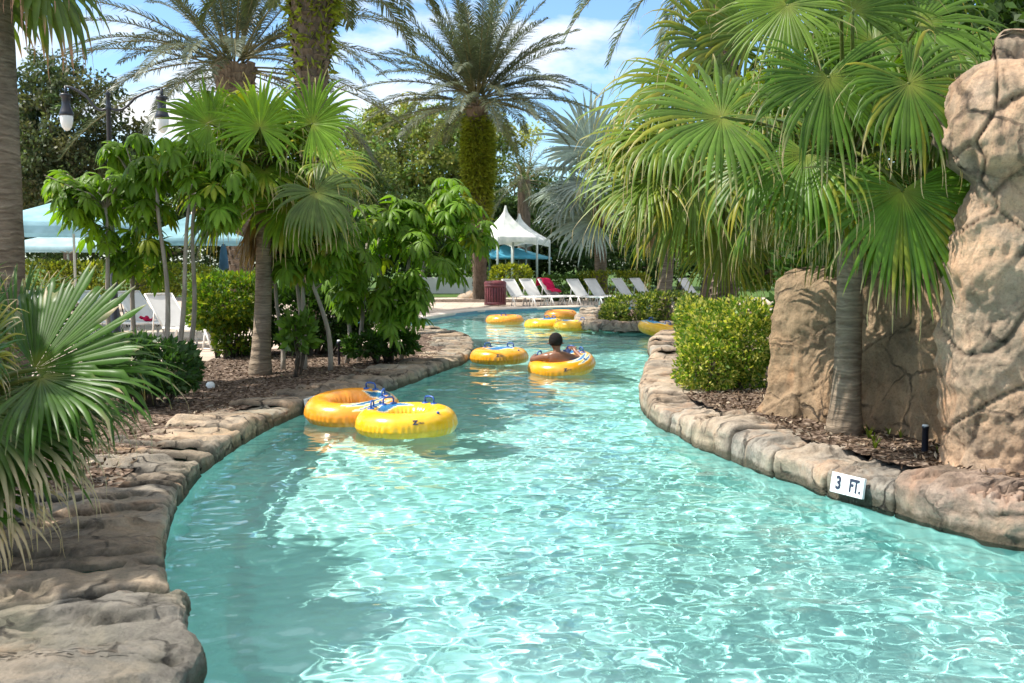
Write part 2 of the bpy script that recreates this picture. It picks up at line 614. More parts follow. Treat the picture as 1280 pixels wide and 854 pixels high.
def umbrella_tree(name, label, base_pts, crown_spots, seed, n_leaf, ll, col, group=None):
    """base_pts: list of (base, top); crown_spots: ellipsoids"""
    rnd = random.Random(seed)
    t = thing(name, label, 'shrub', base_pts[0][0], group)
    tops = []
    for b, e in base_pts:
        b, e = Vector(b), Vector(e)
        g = G()
        N = 9
        w1, w2 = rnd.uniform(-.08, .08), rnd.uniform(-.06, .06)
        pts = [b.lerp(e, k / N) + Vector((w1 * math.sin(k / N * 5), w2 * math.sin(k / N * 7), 0)) for k in range(N + 1)]
        pts[0].z -= .08
        g.tube(pts, [lerp(.038, .02, k / N) for k in range(N + 1)], 8)
        g.build('trunk', M['bark_grey'], t)
        tops += pts[4:]
    g = G()
    rng = np.random.default_rng(seed)
    sub = []
    for c, r in crown_spots:
        for k in range(5):
            u = rng.normal(size=3); u /= np.linalg.norm(u)
            f = rng.uniform(.45, .8)
            sub.append((tuple(np.array(c) + u * np.array(r) * .72), tuple(np.array(r) * f)))
    crown_spots = sub
    w = np.array([s[1][0] * s[1][2] for s in crown_spots]); w = w / w.sum()
    for i in range(n_leaf):
        c, r = crown_spots[rng.choice(len(crown_spots), p=w)]
        u = rng.normal(size=3); u /= np.linalg.norm(u)
        q = rng.uniform(.02, 1) ** .6
        p = Vector((c[0] + u[0] * q * r[0], c[1] + u[1] * q * r[1], c[2] + u[2] * q * r[2]))
        out = Vector((u[0] + rnd.uniform(-.5, .5), u[1] + rnd.uniform(-.5, .5), .9 + u[2] * .5))
        root = min(tops, key=lambda v: (v - p).length)
        pf = p + (root - p).normalized() * min(.28, (root - p).length)
        compound(g, p, out, rnd, rnd.choice((7, 8, 8, 9)), ll, col, pf)
    g.build('foliage', M['leaf_broad'], t)
    # twigs
    for i in range(min(34, n_leaf // 4)):
        c, r = crown_spots[rng.choice(len(crown_spots), p=w)]
        e = Vector(c) + Vector(rng.normal(size=3) * np.array(r) * .5)
        root = min(tops, key=lambda v: (v - e).length)
        G().tube([root, root.lerp(e, .5) + Vector((0, 0, .05)), e], [.014, .01, .006], 5).build('branch', M['bark_grey'], t)
    return t


def hedge(name, label, base, blobs, seed, n, size, col, var=.3, group=None, yellow=None, stems=14, aspect=.5, shell=.55, cat='hedge', mat=None, loose=.13):
    rng = np.random.default_rng(seed)
    t = thing(name, label, cat, base, group)
    base = Vector(base)
    w = np.array([b[1][0] * b[1][1] + b[1][0] * b[1][2] + b[1][1] * b[1][2] for b in blobs]); w = w / w.sum()
    idx = rng.choice(len(blobs), n, p=w)
    C = np.array([b[0] for b in blobs])[idx]; Rr = np.array([b[1] for b in blobs])[idx]
    u = rng.normal(size=(n, 3)); u /= np.linalg.norm(u, axis=1, keepdims=True)
    u2 = np.sign(u) * np.abs(u) ** .75          # boxier than a ball
    u2 /= np.max(np.abs(u2), axis=1, keepdims=True) ** .35
    r = rng.uniform(shell, 1.0, (n, 1)) ** .5
    p = C + u2 * r * Rr
    ln = np.array([noise.noise(Vector(q) * 3.1) for q in p])[:, None]
    p = p + u * ln * loose * np.min(Rr, 1, keepdims=True)
    p[:, 2] = np.maximum(p[:, 2], base.z + .02)
    V, Fq = leaf_quads(p, rng, size, aspect, u * .9 + np.array([0, 0, .35]), 0)
    tint = np.array(col) * rng.uniform(1 - var, 1 + var, (n, 1))
    if yellow is not None:
        k = (rng.uniform(0, 1, n) < yellow[1])[:, None]
        tint = np.where(k, np.array(yellow[0]) * rng.uniform(.75, 1.2, (n, 1)), tint)
    g = G().add(V, Fq, np.repeat(tint, 4, 0))
    g.build('foliage', mat or M['leaf_broad'], t)
    g = G()
    for i in range(stems):
        b = blobs[rng.integers(len(blobs))]
        e = Vector(np.array(b[0]) + rng.normal(size=3) * np.array(b[1]) * .26)
        s = Vector((lerp(base.x, e.x, .55), lerp(base.y, e.y, .55), base.z - .03))
        g.tube([s, s.lerp(e, .5) + Vector((rng.uniform(-.05, .05), 0, 0)), e], [.02, .014, .006], 5)
    g.build('stems', M['bark'], t)
    return t


def barkmat(name, lo, hi, rings=0.0, scale=1.0):
    m = MT(name)
    ps = m.pos()
    v = m.vmul(ps, (14 * scale, 14 * scale, 3 * scale)) if not rings else m.vmul(ps, (5 * scale, 5 * scale, 22 * scale))
    f = m.noise(1.0, 8, .65, v, .4)
    f2 = m.noise(2.0, 4, .5, ps)
    col = m.mix(m.ramp(f, [(.3, 0.0), (.7, 1.0)]), lo, hi)
    col = m.mix(.5, col, m.ramp(f2, [(.3, .6), (.7, 1.3)]), 'MULTIPLY')
    h = f
    if rings:
        z = m.n('SeparateXYZ'); m.l(ps, z.inputs[0])
        s = m.math('SINE', m.math('ADD', m.math('MULTIPLY', z.outputs[2], rings), m.math('MULTIPLY', f2, 9.0)))
        k = m.ramp(s, [(.0, .75), (.75, 1.0), (.95, .62)])
        col = m.mix(.8, col, k, 'MULTIPLY')
        h = m.math('ADD', f, m.math('MULTIPLY', s, .18))
    m.base(col, .9, .15)
    m.bump(h, .9, .03)
    return m.m


M['bark'] = barkmat('bark', (.06, .045, .035), (.17, .135, .1))
M['bark_grey'] = barkmat('grey_bark', (.22, .19, .15), (.45, .39, .32))
M['palm_bark'] = barkmat('palm_bark', (.2, .15, .105), (.46, .36, .26), 55)
M['palm_bark_dark'] = barkmat('dark_palm_bark', (.14, .105, .075), (.35, .275, .2), 40)
M['boot'] = barkmat('boot_bark', (.09, .065, .045), (.25, .19, .14))


# ------------------------------------------------------------------ river outline
def smooth(pts, step):
    """Catmull-Rom through 2D points, resampled at even steps"""
    pts = [Vector((p[0], p[1], 0)) for p in pts]
    q = [pts[0] * 2 - pts[1]] + pts + [pts[-1] * 2 - pts[-2]]
    o = []
    for i in range(1, len(q) - 2):
        p0, p1, p2, p3 = q[i - 1:i + 3]
        for k in range(24):
            t = k / 24
            o.append(.5 * ((2 * p1) + (p2 - p0) * t + (2 * p0 - 5 * p1 + 4 * p2 - p3) * t * t + (3 * p1 - p0 - 3 * p2 + p3) * t ** 3))
    o.append(pts[-1])
    out = [o[0]]; acc = 0
    for a, b in zip(o, o[1:]):
        l = (b - a).length
        while acc + l >= step:
            a = a.lerp(b, (step - acc) / l)
            l = (b - a).length
            out.append(a.copy()); acc = 0
        acc += l
    out.append(pts[-1])
    return out


LPX = [(246, 854), (240, 816), (226, 777), (203, 762), (200, 703), (215, 641), (232, 615), (250, 593), (275, 573), (320, 544),
       (379, 517), (440, 502), (492, 487), (540, 469), (580, 454), (591, 441), (586, 429), (562, 421), (530, 416), (480, 412)]
RPX = [(1280, 683), (1210, 667), (1160, 654), (1120, 641), (1055, 626), (1002, 604), (960, 593), (905, 570), (870, 557), (845, 543),
       (820, 529), (805, 514), (801, 497), (804, 482), (812, 466), (816, 454), (812, 444), (814, 435), (832, 428), (870, 425)]
L2 = [P(*p) for p in LPX]
RR = [P(*p) for p in RPX]
NEAR_L = [Vector((-1.25, 2.6, 0)), Vector((-1.3, 0, 0)), Vector((-1.6, -5, 0))]
NEAR_R = [Vector((4.3, 5.35, 0)), Vector((6.2, 4.6, 0)), Vector((6.6, -5, 0))]
FAR = [P(440, 411), P(400, 409), Vector((-6.2, 27, 0)), P(530, 402), P(560, 397), P(600, 392), P(680, 388.5), P(770, 386.5), P(830, 387), P(832, 391)]
ISL = [P(800, 391), P(772, 394), P(750, 399), P(745, 406), P(757, 413.5), P(800, 416.5), P(850, 415.5), P(890, 417)]
leftc = smooth(L2, .1)
rightc = smooth(RR, .1)
islc = smooth(ISL, .1)
river = [v.copy() for v in reversed(NEAR_L)] + leftc + FAR + islc + [P(905, 421)] + list(reversed(rightc)) + NEAR_R
river2 = [(v.x, v.y) for v in river]
RA = np.array(river2)


def inside(x, y, poly):
    x, y = np.asarray(x), np.asarray(y)
    r = np.zeros(x.shape, bool)
    n = len(poly)
    for i in range(n):
        x1, y1 = poly[i]; x2, y2 = poly[(i + 1) % n]
        if y1 == y2: continue
        c = ((y1 > y) != (y2 > y)) & (x < (x2 - x1) * (y - y1) / (y2 - y1) + x1)
        r ^= c
    return r


GZ = .1
# ---- ground materials
m = MT('deck_concrete')
ps = m.pos()
col = m.ramp(m.noise(.8, 6, .6, ps), [(.3, (.46, .37, .29)), (.7, (.58, .48, .39))])
col = m.mix(.5, col, m.ramp(m.noise(14, 6, .7, ps), [(.3, .75), (.7, 1.15)]), 'MULTIPLY')
br = m.n('TexBrick'); m.l(ps, br.inputs['Vector'])
br.inputs['Scale'].default_value = .5; br.inputs['Mortar Size'].default_value = .006
br.inputs['Color1'].default_value = br.inputs['Color2'].default_value = (1, 1, 1, 1); br.inputs['Mortar'].default_value = (.45, .42, .4, 1)
col = m.mix(1.0, col, br.outputs[0], 'MULTIPLY')
m.base(col, .85, .2); m.bump(m.noise(40, 5, .6, ps), .3, .01)
M['deck'] = m.m
m = MT('mulch')
ps = m.pos()
vo = m.n('TexVoronoi'); vo.inputs['Scale'].default_value = 26; m.l(ps, vo.inputs['Vector'])
col = m.ramp(vo.outputs['Color'], [(.2, (.05, .033, .024)), (.55, (.13, .09, .065)), (.85, (.3, .23, .18))])
col = m.mix(.6, col, m.ramp(m.noise(3, 5), [(.3, .55), (.7, 1.25)]), 'MULTIPLY')
m.base(col, .95, .1); m.bump(vo.outputs['Distance'], .8, .03)
M['mulch'] = m.m
m = MT('pool_plaster')
ps = m.pos()
col = m.ramp(m.noise(.7, 5, .6, ps), [(.3, (.37, .775, .735)), (.7, (.52, .865, .83))])
col = m.mix(.35, col, m.ramp(m.noise(7, 6, .65, ps), [(.3, .8), (.7, 1.12)]), 'MULTIPLY')
m.base(col, .85, .1)
M['plaster'] = m.m
m = MT('pool_water')
gl = m.n('BsdfGlass'); gl.inputs['IOR'].default_value = 1.33; gl.inputs['Roughness'].default_value = 0
gl.inputs['Color'].default_value = (.92, 1, .985, 1)
m.l(gl.outputs[0], m.out.inputs[0])
M['water'] = m.m
M['grass'] = plain('lawn', (.07, .12, .03), .9, .1, .35, 12, .6)
M['tile_blue'] = plain('pool_tile', (.07, .2, .27), .3, .5, .25, 20)

# ---- ground with the river cut out
outer = [(-500, -8), (500, -8), (500, 700), (-500, 700)]
def offs(curve, land, d):
    o = []
    for i, p in enumerate(curve):
        a = curve[max(0, i - 2)]; b = curve[min(len(curve) - 1, i + 2)]
        t = (b - a).normalized()
        o.append(p + Vector((-t.y, t.x, 0)) * land * d)
    return o


hl0 = [offs(leftc, 1, .3 + .75 * max(0, min(1, (8.5 - p.y) / 3)) + .9 * (p.y < 5))[i] for i, p in enumerate(leftc)]
hole = ([v + Vector((-2.0, 0, 0)) for v in reversed(NEAR_L)] + hl0[3:] + FAR + offs(islc, -1, .3) + [P(905, 421) + Vector((.6, 0, 0))]
        + list(reversed(offs(rightc, -1, .3))) + [v + Vector((.1, .3, 0)) for v in NEAR_R])
polys = [[Vector((x, y, 0)) for x, y in outer], [Vector((v.x, v.y, 0)) for v in hole]]
flat = [v for p in polys for v in p]
tri = tessellate_polygon(polys)
g = G().add([(v.x, v.y, GZ) for v in flat], [t for t in tri])
ground = g.build('ground', M['deck'], smooth=False)
bmf = ground.data
import bmesh
bm = bmesh.new(); bm.from_mesh(bmf); bmesh.ops.recalc_face_normals(bm, faces=bm.faces)
if sum(f.normal.z for f in bm.faces) < 0: bmesh.ops.reverse_faces(bm, faces=bm.faces)
bm.to_mesh(bmf); bm.free()
tag(ground, kind='structure')
# ---- pool floor and walls
xs = np.arange(-8, 9.01, 1); ys = np.arange(-5, 40, 1)
X, Y = np.meshgrid(xs, ys)
Zf = np.full_like(X, -.95)
def grid_faces(nx, ny):
    i = np.arange(nx * ny).reshape(ny, nx)
    return np.stack([i[:-1, :-1], i[:-1, 1:], i[1:, 1:], i[1:, :-1]], -1).reshape(-1, 4)
pf = G().add(np.stack([X, Y, Zf], -1), grid_faces(len(xs), len(ys))).build('pool_floor', M['plaster'])
tag(pf, kind='structure')
n = len(river)
nl0 = len(NEAR_L) + len(leftc)
V = [(v.x, v.y, -.96) for v in river] + [(v.x, v.y, -.045) for v in river] + [(v.x, v.y, GZ - .002) for v in river]
Fq = [(i, (i + 1) % n, n + (i + 1) % n, n + i) for i in range(n)]
Ft = [(n + i, n + (i + 1) % n, 2 * n + (i + 1) % n, 2 * n + i) for i in range(nl0 - 1, nl0 + len(FAR))]
g = G().add(V, Fq)
g.L.append(np.array(Ft).ravel()); g.N.append(np.full(len(Ft), 4)); g.M.append(np.full(len(Ft), 1))
pw = g.build('pool_wall', [M['plaster'], M['tile_blue']], smooth=False)
tag(pw, kind='structure')
# ---- far pool edge: pale bullnose coping on the deck side
g = G()
fe = smooth([P(505, 404.5), P(530, 402), P(560, 397), P(600, 392), P(680, 388.5), P(770, 386.5), P(828, 386.6)], .3)
for a in [fe]:
    prof = [(-.04, GZ - .05), (-.05, GZ + .0), (-.03, GZ + .035), (.05, GZ + .045), (.38, GZ + .045), (.4, GZ - .02)]
    V = []
    for i, p in enumerate(a):
        d = (a[min(i + 1, len(a) - 1)] - a[max(i - 1, 0)]).normalized()
        nrm = Vector((-d.y, d.x, 0))
        for o, z in prof: V.append(tuple(p + nrm * o + Vector((0, 0, z))))
    k = len(prof)
    g.add(V, [(i * k + j, (i + 1) * k + j, (i + 1) * k + j + 1, i * k + j + 1) for i in range(len(a) - 1) for j in range(k - 1)])
M['coping'] = plain('coping_concrete', (.6, .52, .44), .8, .2, .12, 3, .2)
tag(g.build('pool_kerb', M['coping']), kind='structure')

# ---- water surface: real waves, so the light on the floor is refracted by them
xs = np.concatenate([np.arange(-7.0, -3, .06), np.arange(-3, 5.2, .026), np.arange(5.2, 9, .08)])
ys = [1.2]
while ys[-1] < 40: ys.append(ys[-1] + max(.022, ys[-1] * .004))
ys = np.array(ys)
X, Y = np.meshgrid(xs, ys)
Z = np.zeros_like(X)
rng = np.random.default_rng(11)
for i in range(110):
    lam = math.exp(rng.uniform(math.log(.09), math.log(1.5)))
    a = rng.normal(1.2, 1.1)
    k = 2 * math.pi / lam
    amp = lam * (.0030 if lam < .2 else .0021 if lam < .45 else .0012)
    ph = rng.uniform(0, 6.28)
    w1 = .25 * np.sin(X * 1.1 + Y * .7 + i) * (lam > .3) + .4 * np.sin(X * .53 - Y * .9 + 2 * i)
    fade = 1.0 if lam > .4 else np.clip(1.6 - Y / (lam * 110), .0, 1)
    Z += fade * amp * np.sin(k * (X * math.cos(a) + Y * math.sin(a)) + ph + w1)
# stronger chop down the middle stream, calmer by the left bank
calm = .62 + .5 / (1 + np.exp(-(X + .55 - .06 * (Y - 6)) * 2.2))
Z *= calm
nx, ny = len(xs), len(ys)
fq = grid_faces(nx, ny)
cx = X.ravel()[fq].mean(1); cy = Y.ravel()[fq].mean(1)
# keep the cells over the river plus a margin under the banks
keep = np.zeros(len(fq), bool)
for ox in (-.25, 0, .25):
    for oy in (-.25, 0, .25):
        keep |= inside(cx + ox, cy + oy, river2)
fq = fq[keep]
used, inv = np.unique(fq.ravel(), return_inverse=True)
Vw = np.stack([X, Y, Z], -1).reshape(-1, 3)[used]
water = G().add(Vw, inv.reshape(-1, 4)).build('water', M['water'])
tag(water, kind='structure')
water.cycles.is_caustics_caster = True
pf.cycles.is_caustics_receiver = True
pw.cycles.is_caustics_receiver = True


# ---- stone edging
def fbm(p, s, o=4):
    return noise.fractal(p * s, .9, 2.1, o, noise_basis='PERLIN_ORIGINAL')


PROF = [(.02, -.1), (-.03, -.06), (-.03, .35), (-.015, .78), (.03, .95), (.12, 1.03), (.32, 1.02), (.55, 1.0), (.78, 1.02), (.92, .97), (.985, .75), (1.0, .2)]


def prof_at(v, w, h):
    x = v * (len(PROF) - 1)
    i = min(int(x), len(PROF) - 2)
    t = x - i
    o = lerp(PROF[i][0], PROF[i + 1][0], t)
    z = lerp(PROF[i][1], PROF[i + 1][1], t)
    oo = o * .6 if o < .07 else (o - .07) / .93 * (w - .042) + .042
    return oo, (z * h if z > 0 else z)


def edging(label, pts, land, wid, hgt, seed, mat, slen=(.35, .85), name='stone_edging', skew=.35, rough=1.0, cap=(0, 0)):
    rnd = random.Random(seed)
    cur = smooth(pts, .05)
    S = (len(cur) - 1) * .05
    t = thing(name, label, 'stone edging', (cur[0].x, cur[0].y, 0))

    def at(s):
        x = max(0, min(len(cur) - 1.001, s / .05))
        i = int(x)
        p = cur[i].lerp(cur[i + 1], x - i)
        a = cur[max(0, i - 5)]; b = cur[min(len(cur) - 1, i + 6)]
        d = (b - a).normalized()
        return p, Vector((-d.y, d.x, 0)) * land

    bs = [0.0]
    while bs[-1] < S:
        bs.append(bs[-1] + rnd.uniform(*slen))
    bs[-1] = S
    sk = [rnd.uniform(-skew, skew) for _ in bs]
    sk[0] = sk[-1] = 0
    for k in range(len(bs) - 1):
        s0, s1 = bs[k], bs[k + 1]
        if s1 - s0 < .1: continue
        pm, _ = at((s0 + s1) / 2)
        dist = max(3, pm.length)
        st = max(.012, dist * .0019)
        h = hgt * rnd.uniform(.82, 1.18); w = (wid if not callable(wid) else wid(pm.y)) * rnd.uniform(.85, 1.2)
        nu = max(6, int((s1 - s0) / st)); nv = max(16, int((w + h) / st * .9))
        tilt = rnd.uniform(-.05, .05)
        off = Vector((rnd.uniform(0, 50), rnd.uniform(0, 50), rnd.uniform(0, 50)))
        b_ = rnd.uniform(.72, 1.15); hu = rnd.uniform(-.07, .07)
        ct = (b_ * (1 + hu), b_, b_ * (1 - hu))
        V, T = [], []
        for j in range(nv + 1):
            v = (j / nv)
            for i in range(nu + 1):
                u = i / nu
                o, z = prof_at(v, w, h)
                wob = .05 * noise.noise(Vector((o * 4, k * 7.3, 0)))
                wob2 = .05 * noise.noise(Vector((o * 4, (k + 1) * 7.3, 0)))
                fr = max(0, o - .1)
                b0 = s0 + sk[k] * fr + wob; b1 = s1 + sk[k + 1] * fr + wob2
                s = lerp(b0, b1, u)
                p, nr = at(s)
                e = min(u, 1 - u) * (s1 - s0)
                bev = max(0, 1 - e / .028) ** 1.3
                pos = p + nr * (o + .03 * bev * (1 if o < .1 else 0)) + Vector((0, 0, z + tilt * (u - .5) - (.055 * bev * (z > .3 * h)) * rough))
                d1 = fbm(pos + off * .05, 2.2)
                d2 = fbm(pos, 9.0, 3)
                if z > 0:
                    # stepped strata running along the slab
                    q = pos.dot(Vector((nr.y, -nr.x, 0))) * 1.0 + d1 * .25
                    step = math.tanh(22 * noise.noise(Vector((q * 3.6, o * 1.1, k * 3.1)))) * .017
                    kk = min(1, max(0, o / .1))
                    pos += Vector((0, 0, 1)) * (d1 * .03 + d2 * .01 + step) * rough * (.25 + .75 * kk)
                    pos += nr * (-(d1 * .03 + d2 * .012)) * rough * (1 - kk)
                V.append(tuple(pos))
                dk = min(1, max(0, 1.25 - e / .022))
                crev = 1 - .8 * dk
                if z > 0:
                    gq = abs(noise.noise(Vector((q * 3.6, o * 1.1, k * 3.1))))
                    if o < .05:
                        hz = abs(z / h - .55 + .3 * noise.noise(pos * 1.7 + off))
                        hg = max(0, 1 - hz / .07) * min(1, max(0, .35 + 3 * noise.noise(pos * 2.1 + Vector((3, 3, 0)))))
                        pos += nr * .018 * hg
                        crev *= 1 - .6 * hg
                    gv = max(0, 1 - gq / .085) * kk * min(1, max(0, .5 + 2.5 * noise.noise(pos * 2.3)))
                    gq2 = abs(noise.noise(Vector((q * 8.5 + 7, o * 1.6, k * 1.7 + 4))))
                    gv2 = max(0, 1 - gq2 / .1) * min(1, max(0, 3.0 * noise.noise(pos * 1.9 + Vector((5, 0, 0)))))
                    pos += Vector((0, 0, -1)) * (.03 * gv + .014 * gv2)
                    crev *= (1 - .8 * gv) * (1 - .65 * gv2)
                    V[-1] = tuple(pos)
                T.append((crev * ct[0], crev * ct[1], crev * ct[2]))
        Fq = [(j * (nu + 1) + i, (j + 1) * (nu + 1) + i, (j + 1) * (nu + 1) + i + 1, j * (nu + 1) + i + 1) for j in range(nv) for i in range(nu)]
        if land > 0: Fq = [f[::-1] for f in Fq]
        G().add(V, Fq, np.array(T)).build('stone', mat, t)
    return t


i0 = 3
edging('weathered grey brown stone edging curving along the left bank', [L2[3] + Vector((.02, -.05, 0))] + L2[4:], 1, lambda y: .78 + .5 * max(0, min(1, (9 - y) / 4)), .15, 3, M['rock_left'], slen=(.26, .62))
edging('sunlit tan stone edging winding along the right bank', RR[3:], -1, .66, .225, 5, M['rock_right'], slen=(.3, .8))
edging('low grey stone edging in front of the far right hedge', ISL[1:7], -1, .6, .26, 8, M['rock_left'], slen=(.6, 1.3))
# big near boulders
edging('large weathered boulder at the bottom left corner of the pool', [NEAR_L[1], NEAR_L[0], L2[0], L2[1], L2[2], L2[2] + Vector((-.012, .12, 0))], 1, 2.3, .115, 21, M['rock_left'],
       slen=(9, 9.1), name='boulder', rough=1.25)
edging('large pale pinkish boulder at the foot of the rock pillar', [NEAR_R[1], NEAR_R[0]] + RR[:4], -1, 1.0, .24, 22, M['boulder'], slen=(9, 9.1), name='boulder', rough=1.5)


# ---- mulch beds
def bz(x, y, up):
    return up + GZ + .04 - (.115 * max(0, min(1, (6.6 - y) / 1.2)) if x < 0 else 0) + .035 * noise.noise(Vector((x, y, 0)) * .9) + .018 * noise.noise(Vector((x, y, 3)) * 5)


def bed(poly, name, seed, step=.06, up=0.0):
    poly2 = [(v[0], v[1]) for v in poly]
    a = np.array(poly2)
    xs = np.arange(a[:, 0].min(), a[:, 0].max(), step); ys = np.arange(a[:, 1].min(), a[:, 1].max(), step)
    X, Y = np.meshgrid(xs, ys)
    fq = grid_faces(len(xs), len(ys))
    cx = X.ravel()[fq].mean(1); cy = Y.ravel()[fq].mean(1)
    fq = fq[inside(cx, cy, poly2)]
    used, inv = np.unique(fq.ravel(), return_inverse=True)
    x, y = X.ravel()[used], Y.ravel()[used]
    z = np.array([bz(p, q, up) for p, q in zip(x, y)])
    o = G().add(np.stack([x, y, z], -1), inv.reshape(-1, 4)).build(name, M['mulch'])
    tag(o, kind='structure')
    return poly2


lin = []
for i_, p_ in enumerate(leftc[8:-30]):
    q_ = offs(leftc[8:-30], 1, .4)[i_]
    lin.append(q_)
bl = bed([Vector((-2.3, -2, 0)), Vector((-1.9, 2.6, 0))] + lin + [Vector((-2.2, 18.6, 0)), Vector((-4.4, 17.4, 0)), Vector((-4.8, 15.4, 0)), Vector((-5.3, 13.2, 0)), Vector((-7.5, 10, 0)), Vector((-8, 3, 0)), Vector((-7, -2, 0))], 'mulch_bed', 1)
br_ = bed(offs(rightc[2:], -1, .4) + [Vector((9, 21.5, 0)), Vector((9, 5.8, 0))], 'mulch_bed', 2, up=.1)
bi = bed(offs(islc, -1, .35) + [Vector((12, 24.8, 0)), Vector((12, 31, 0))], 'mulch_bed', 3, .12)
M['chip'] = leafmat('chip', .9, 0.0, .1)
def chips(poly2, boxes, n, seed, name, up=0.0):
    rng = np.random.default_rng(seed)
    pts = []
    for (x0, x1, y0, y1), k in zip(boxes, n):
        p = np.stack([rng.uniform(x0, x1, k), rng.uniform(y0, y1, k)], 1)
        pts.append(p[inside(p[:, 0], p[:, 1], poly2)])
    p = np.concatenate(pts)
    z = np.array([bz(a, b, up) + .008 for a, b in p])
    c = np.stack([p[:, 0], p[:, 1], z], -1)
    out = rng.normal(size=(len(c), 3)); out[:, 2] *= .25
    V, Fq = leaf_quads(c, rng, .05, .4, out, 0, .1)
    t = rng.uniform(0, 1, (len(c), 1))
    col = np.where(t < .6, np.array((.12, .08, .055)), np.where(t < .88, np.array((.25, .18, .13)), np.array((.44, .36, .28)))) * rng.uniform(.6, 1.2, (len(c), 1))
    o = G().add(V, Fq, np.repeat(col, 4, 0)).build(name, M['chip'], smooth=False)
    tag(o, 'loose brown wood chips scattered over the ' + ('right' if up else 'left') + ' planting bed', 'mulch', kind='stuff')
chips(bl, [(-5.5, 0, 7, 17), (-3.5, -1.5, 5, 8)], [9000, 2500], 4, 'wood_chips')
chips(br_, [(1.2, 5, 6.4, 11)], [9000], 5, 'wood_chips', up=.1)
# lawn strip far left of the deck
g = G().add([(-450, 46, GZ + .006), (450, 46, GZ + .006), (450, 690, GZ + .006), (-450, 690, GZ + .006)], [(0, 1, 2, 3)])
tag(g.build('lawn', M['grass'], smooth=False), kind='structure')


# ------------------------------------------------------------------ rocks: wall and pillar
def crackd(p, s):
    d, _ = noise.voronoi(p * s, distance_metric='DISTANCE', exponent=2.5)
    return (d[1] - d[0]) / s


def rock_loft(name, label, outline, zs, scale_f, seed, mat, nu, parent=None, lump=.14, cs=1.1, cat='rock', shift=None, crack=.07, fk=1.0):
    """outline: closed list of 2D points (counter clockwise); scale_f(z) -> (offset inwards)"""
    ol = smooth(list(outline) + [outline[0]], .003)[:-1]
    idx = np.linspace(0, len(ol) - 1, nu, endpoint=False).astype(int)
    ol = [ol[i] for i in idx]
    cen = sum(ol, Vector()) / len(ol)
    off = Vector((seed * 3.1, seed * 1.7, seed * .9))
    nrs = []
    for i in range(nu):
        d = ol[(i + 1) % nu] - ol[i - 1]
        nrs.append(Vector((d.y, -d.x, 0)).normalized())
    W_ = max(4, nu // 24)
    nrs = [sum((nrs[(i + k) % nu] for k in range(-W_, W_ + 1)), Vector()).normalized() for i in range(nu)]
    V, T = [], []
    nz = len(zs)
    for z in zs:
        for i, p in enumerate(ol):
            nr = nrs[i]
            sh = shift(z) if shift else Vector()
            pos = p + sh + nr * scale_f(z, p) + Vector((0, 0, z))
            q = pos + off
            k1 = fbm(q, 1.1, 3); k2 = fbm(q, 4.0, 4); k3 = fbm(q, 16., 3)
            wq = q + Vector((noise.noise(q * 2.3), noise.noise(q * 2.3 + Vector((9, 0, 0))), noise.noise(q * 2.3 + Vector((0, 9, 0))))) * .08
            wq.z *= 1.15
            cd = crackd(wq, cs)
            ck = max(0, 1 - cd / .03) ** 1.2
            cd2 = crackd(wq + Vector((31, 0, 0)), cs * 1.9)
            ck2 = max(0, 1 - cd2 / .018) * max(0, min(1, 3 * noise.noise(q * .8)))
            _, cpt = noise.voronoi(wq * cs, distance_metric='DISTANCE', exponent=2.5)
            hv = noise.cell_vector(cpt[0] * 7.13)
            hv = Vector((hv.x - .5, hv.y - .5, hv.z - .5))
            fac = ((wq * cs - cpt[0]).dot(hv) * .32 + hv.x * .16) * min(1, cd / .1) * fk
            pos += nr * (k1 * lump * .45 + fac + k2 * .04 + k3 * .015 + .05 * (noise.ridged_multi_fractal(q * 1.6, 1.0, 2.1, 4, .9, 2.0) - 1.2) * .14 - crack * ck - .012 * ck2)
            c = 1 - .6 * ck - .35 * ck2
            V.append(tuple(pos)); T.append((c, c, c))
    Fq = [(j * nu + i, j * nu + (i + 1) % nu, (j + 1) * nu + (i + 1) % nu, (j + 1) * nu + i) for j in range(nz - 1) for i in range(nu)]
    g = G().add(V, Fq, np.array(T))
    # cap: rings shrinking to the middle
    last = V[-nu:]
    V2, T2 = list(last), [(1, 1, 1)] * nu
    rings = 10
    for r in range(1, rings + 1):
        f = 1 - r / rings * .97
        for v in last:
            v = Vector(v)
            c = Vector((cen.x, cen.y, v.z)) + (shift(zs[-1]) if shift else Vector())
            # shrink across the thickness towards the spine
            pq = c + (v - c) * f
            pq.z = v.z + .05 * (1 - f) + .05 * fbm(pq + off, 3., 3)
            V2.append(tuple(pq)); T2.append((1, 1, 1))
    g.add(V2, [(j * nu + i, j * nu + (i + 1) % nu, (j + 1) * nu + (i + 1) % nu, (j + 1) * nu + i) for j in range(rings) for i in range(nu)], np.array(T2))
    o = g.build(name, mat, parent)
    if label: tag(o, label, cat)
    return o


wz = list(np.arange(.1, 1.62, .024))
def wall_sc(z, p):
    b = .22 * math.exp(-(z - .1) * 2.6) * (1.0 if p.x < 2.6 else .5)
    top = -.16 * max(0, (z - 1.42) / .18) ** 2
    return b + top
rock_loft('rock_wall', 'low tan carved rock wall behind the nearest right palm', [(2.38, 9.25), (2.75, 8.82), (3.15, 8.4), (3.4, 7.9), (3.75, 7.4), (4.4, 7.3), (4.5, 8.2), (3.9, 9.0), (3.2, 9.6), (2.7, 9.75)],
          wz, wall_sc, 3, M['rock_wall'], 340, cs=.55, fk=.4, crack=.03, lump=.18)
PZ = [(.05, -.2), (.33, -.22), (1.28, -.22), (1.6, -.15), (1.97, -.17), (2.07, -.2), (2.2, -.24), (2.33, -.1), (2.7, -.1), (2.86, -.13), (2.99, -.24), (3.02, -.36), (3.15, -.40), (3.22, -.5)]
